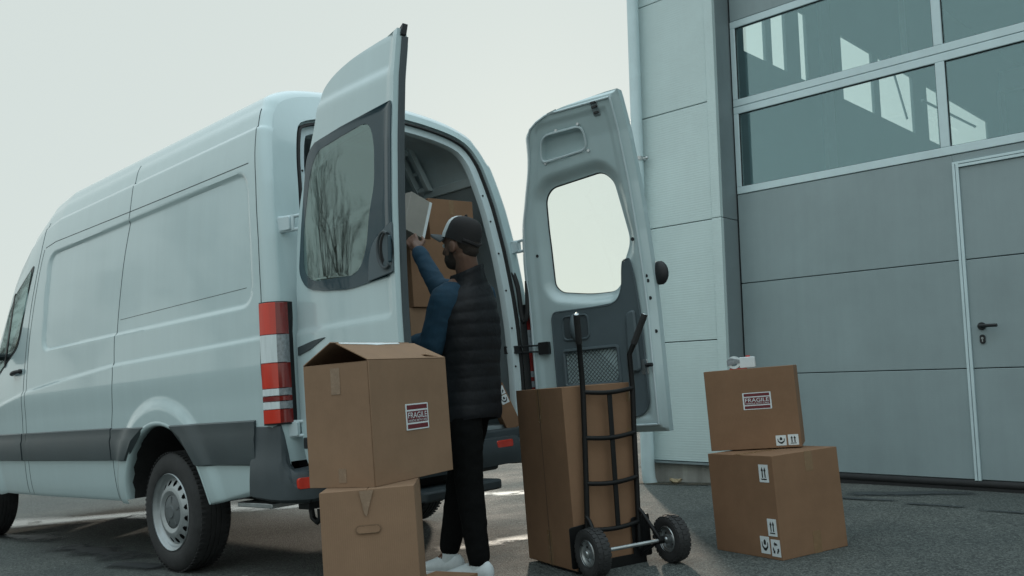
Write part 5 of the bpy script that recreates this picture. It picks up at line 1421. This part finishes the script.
# ------------------------------------------------------------------ bare trees across the yard (they show in paint and glass)
BARK=mat('bark',(.075,.062,.05),.9,noise_amt=.25,noise_scale=12,bump=.5,bump_scale=25)
def tree_mesh(seed,h):
    rnd=random.Random(seed); tr=MB(); cr=MB()
    def branch(p,d,L,r,dep,mb):
        P=[p];rs=[r]; q=p.copy(); dd=d.copy(); n=4
        for k in range(n):
            dd=(dd+Vector((rnd.uniform(-1,1),rnd.uniform(-1,1),rnd.uniform(-.2,.7)))*.16).normalized(); q=q+dd*L/n; P.append(q.copy()); rs.append(r*(1-.55*(k+1)/n))
        mb.tube(P,rs,8 if dep==0 else 5 if dep<3 else 3,caps=False)
        if dep>=5: return
        m=(7,5,4,4,3)[dep]
        for k in range(m):
            t=rnd.uniform(.35,1) if dep else .25+.75*(k+.6)/m
            i=min(n-1,int(t*n)); b=P[i].lerp(P[i+1],t*n-i); a=rnd.uniform(0,2*math.pi)
            u=dd.orthogonal().normalized(); w=dd.cross(u)
            nd=(dd*.85+(u*math.cos(a)+w*math.sin(a))*rnd.uniform(.35,.7)+Vector((0,0,.25))).normalized()
            branch(b,nd,L*rnd.uniform(.42,.62),max(.006,rs[i]*.55),dep+1,cr)
    branch(Vector((0,0,-.3)),Vector((0,0,1)),h*.72,h*.016,0,tr)
    return tr,cr
def bare_tree(seed,h,loc,label):
    t=thing('bare_tree',Matrix.Translation(loc),label,'tree','bare trees across the yard')
    a,b=tree_mesh(seed,h); obj('trunk',a,BARK,t,smooth=60,recalc=False); obj('crown',b,BARK,t,smooth=60,recalc=False); return t
TREES=[(1,11,(-26,-13.5),'tall bare tree reflected nearest the tail of the van'),(2,9,(-24,-17.5),'bare spreading tree reflected in the left rear door window'),(3,12,(-33,-15),'tallest bare tree reflected in the flank of the van'),(4,8,(-36,-10.5),'smaller bare tree reflected by the sliding door'),(5,10,(-29,-22),'bare tree at the far right of the reflected row'),(6,9,(-41,-20),'farthest bare tree of the row across the yard'),(7,9,(-50,11.2),'bare tree beyond the yard ahead of the van, at the left edge'),(8,11,(-54,3),'tall bare tree beyond the yard ahead of the van windscreen'),(9,8,(-47,-4),'small bare tree at the open end of the yard')]
for s,h,(x,y),l in TREES: bare_tree(s,h,(x,y,gz(x,y)),l)
# ------------------------------------------------------------------ camera, light, sky
cam=bpy.data.cameras.new('camera'); co=bpy.data.objects.new('camera',cam); COL.objects.link(co); scene.camera=co
RR=((.706274,.707738,-.016821),(.091579,-.067777,.993489),(.70199,-.703216,-.112683))
co.matrix_world=Matrix(((RR[0][0],RR[1][0],RR[2][0],0),(RR[0][1],RR[1][1],RR[2][1],0),(RR[0][2],RR[1][2],RR[2][2],.937),(0,0,0,1)))
cam.sensor_width=36; cam.lens=900/1024*36; cam.clip_start=.05; cam.clip_end=800
SUN=Vector((-.65755,.70587,.26341)).normalized()
sl=bpy.data.lights.new('sun','SUN'); sl.energy=SUN_E; sl.angle=R(2.0); sl.color=(1,.86,.70)
so=bpy.data.objects.new('sun',sl); COL.objects.link(so); so.rotation_euler=SUN.to_track_quat('Z','Y').to_euler()
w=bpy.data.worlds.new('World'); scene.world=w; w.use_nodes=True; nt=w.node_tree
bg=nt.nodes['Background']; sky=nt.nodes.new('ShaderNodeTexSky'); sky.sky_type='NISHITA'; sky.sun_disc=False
sky.sun_elevation=math.asin(SUN.z); sky.sun_rotation=math.atan2(SUN.x,SUN.y)
sky.air_density=AIR; sky.dust_density=DUST; sky.ozone_density=OZ; sky.altitude=100
# thin high overcast: most of the sky is an even pale veil
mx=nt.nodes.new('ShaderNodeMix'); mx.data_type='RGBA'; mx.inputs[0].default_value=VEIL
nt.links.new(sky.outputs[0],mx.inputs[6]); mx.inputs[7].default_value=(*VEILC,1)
# extra brightness added to the sky overhead, above the view, to light van and walls
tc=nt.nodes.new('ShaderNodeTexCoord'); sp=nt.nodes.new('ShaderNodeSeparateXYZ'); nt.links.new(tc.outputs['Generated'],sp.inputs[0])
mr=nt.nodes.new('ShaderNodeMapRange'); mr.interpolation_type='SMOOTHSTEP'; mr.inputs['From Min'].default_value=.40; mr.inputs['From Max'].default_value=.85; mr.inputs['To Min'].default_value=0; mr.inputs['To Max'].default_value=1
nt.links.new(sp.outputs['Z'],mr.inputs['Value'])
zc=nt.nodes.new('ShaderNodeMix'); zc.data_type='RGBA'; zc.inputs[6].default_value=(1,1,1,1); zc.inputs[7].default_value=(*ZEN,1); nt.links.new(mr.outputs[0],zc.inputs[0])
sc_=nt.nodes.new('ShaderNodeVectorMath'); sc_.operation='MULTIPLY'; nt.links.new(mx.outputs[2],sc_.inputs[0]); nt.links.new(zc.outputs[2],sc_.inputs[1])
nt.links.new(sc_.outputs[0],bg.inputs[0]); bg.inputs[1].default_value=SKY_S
scene.view_settings.view_transform='Standard'; scene.view_settings.look='None'; scene.view_settings.gamma=1; scene.view_settings.exposure=EXPO
scene.cycles.max_bounces=10; scene.cycles.transparent_max_bounces=24; scene.cycles.glossy_bounces=4
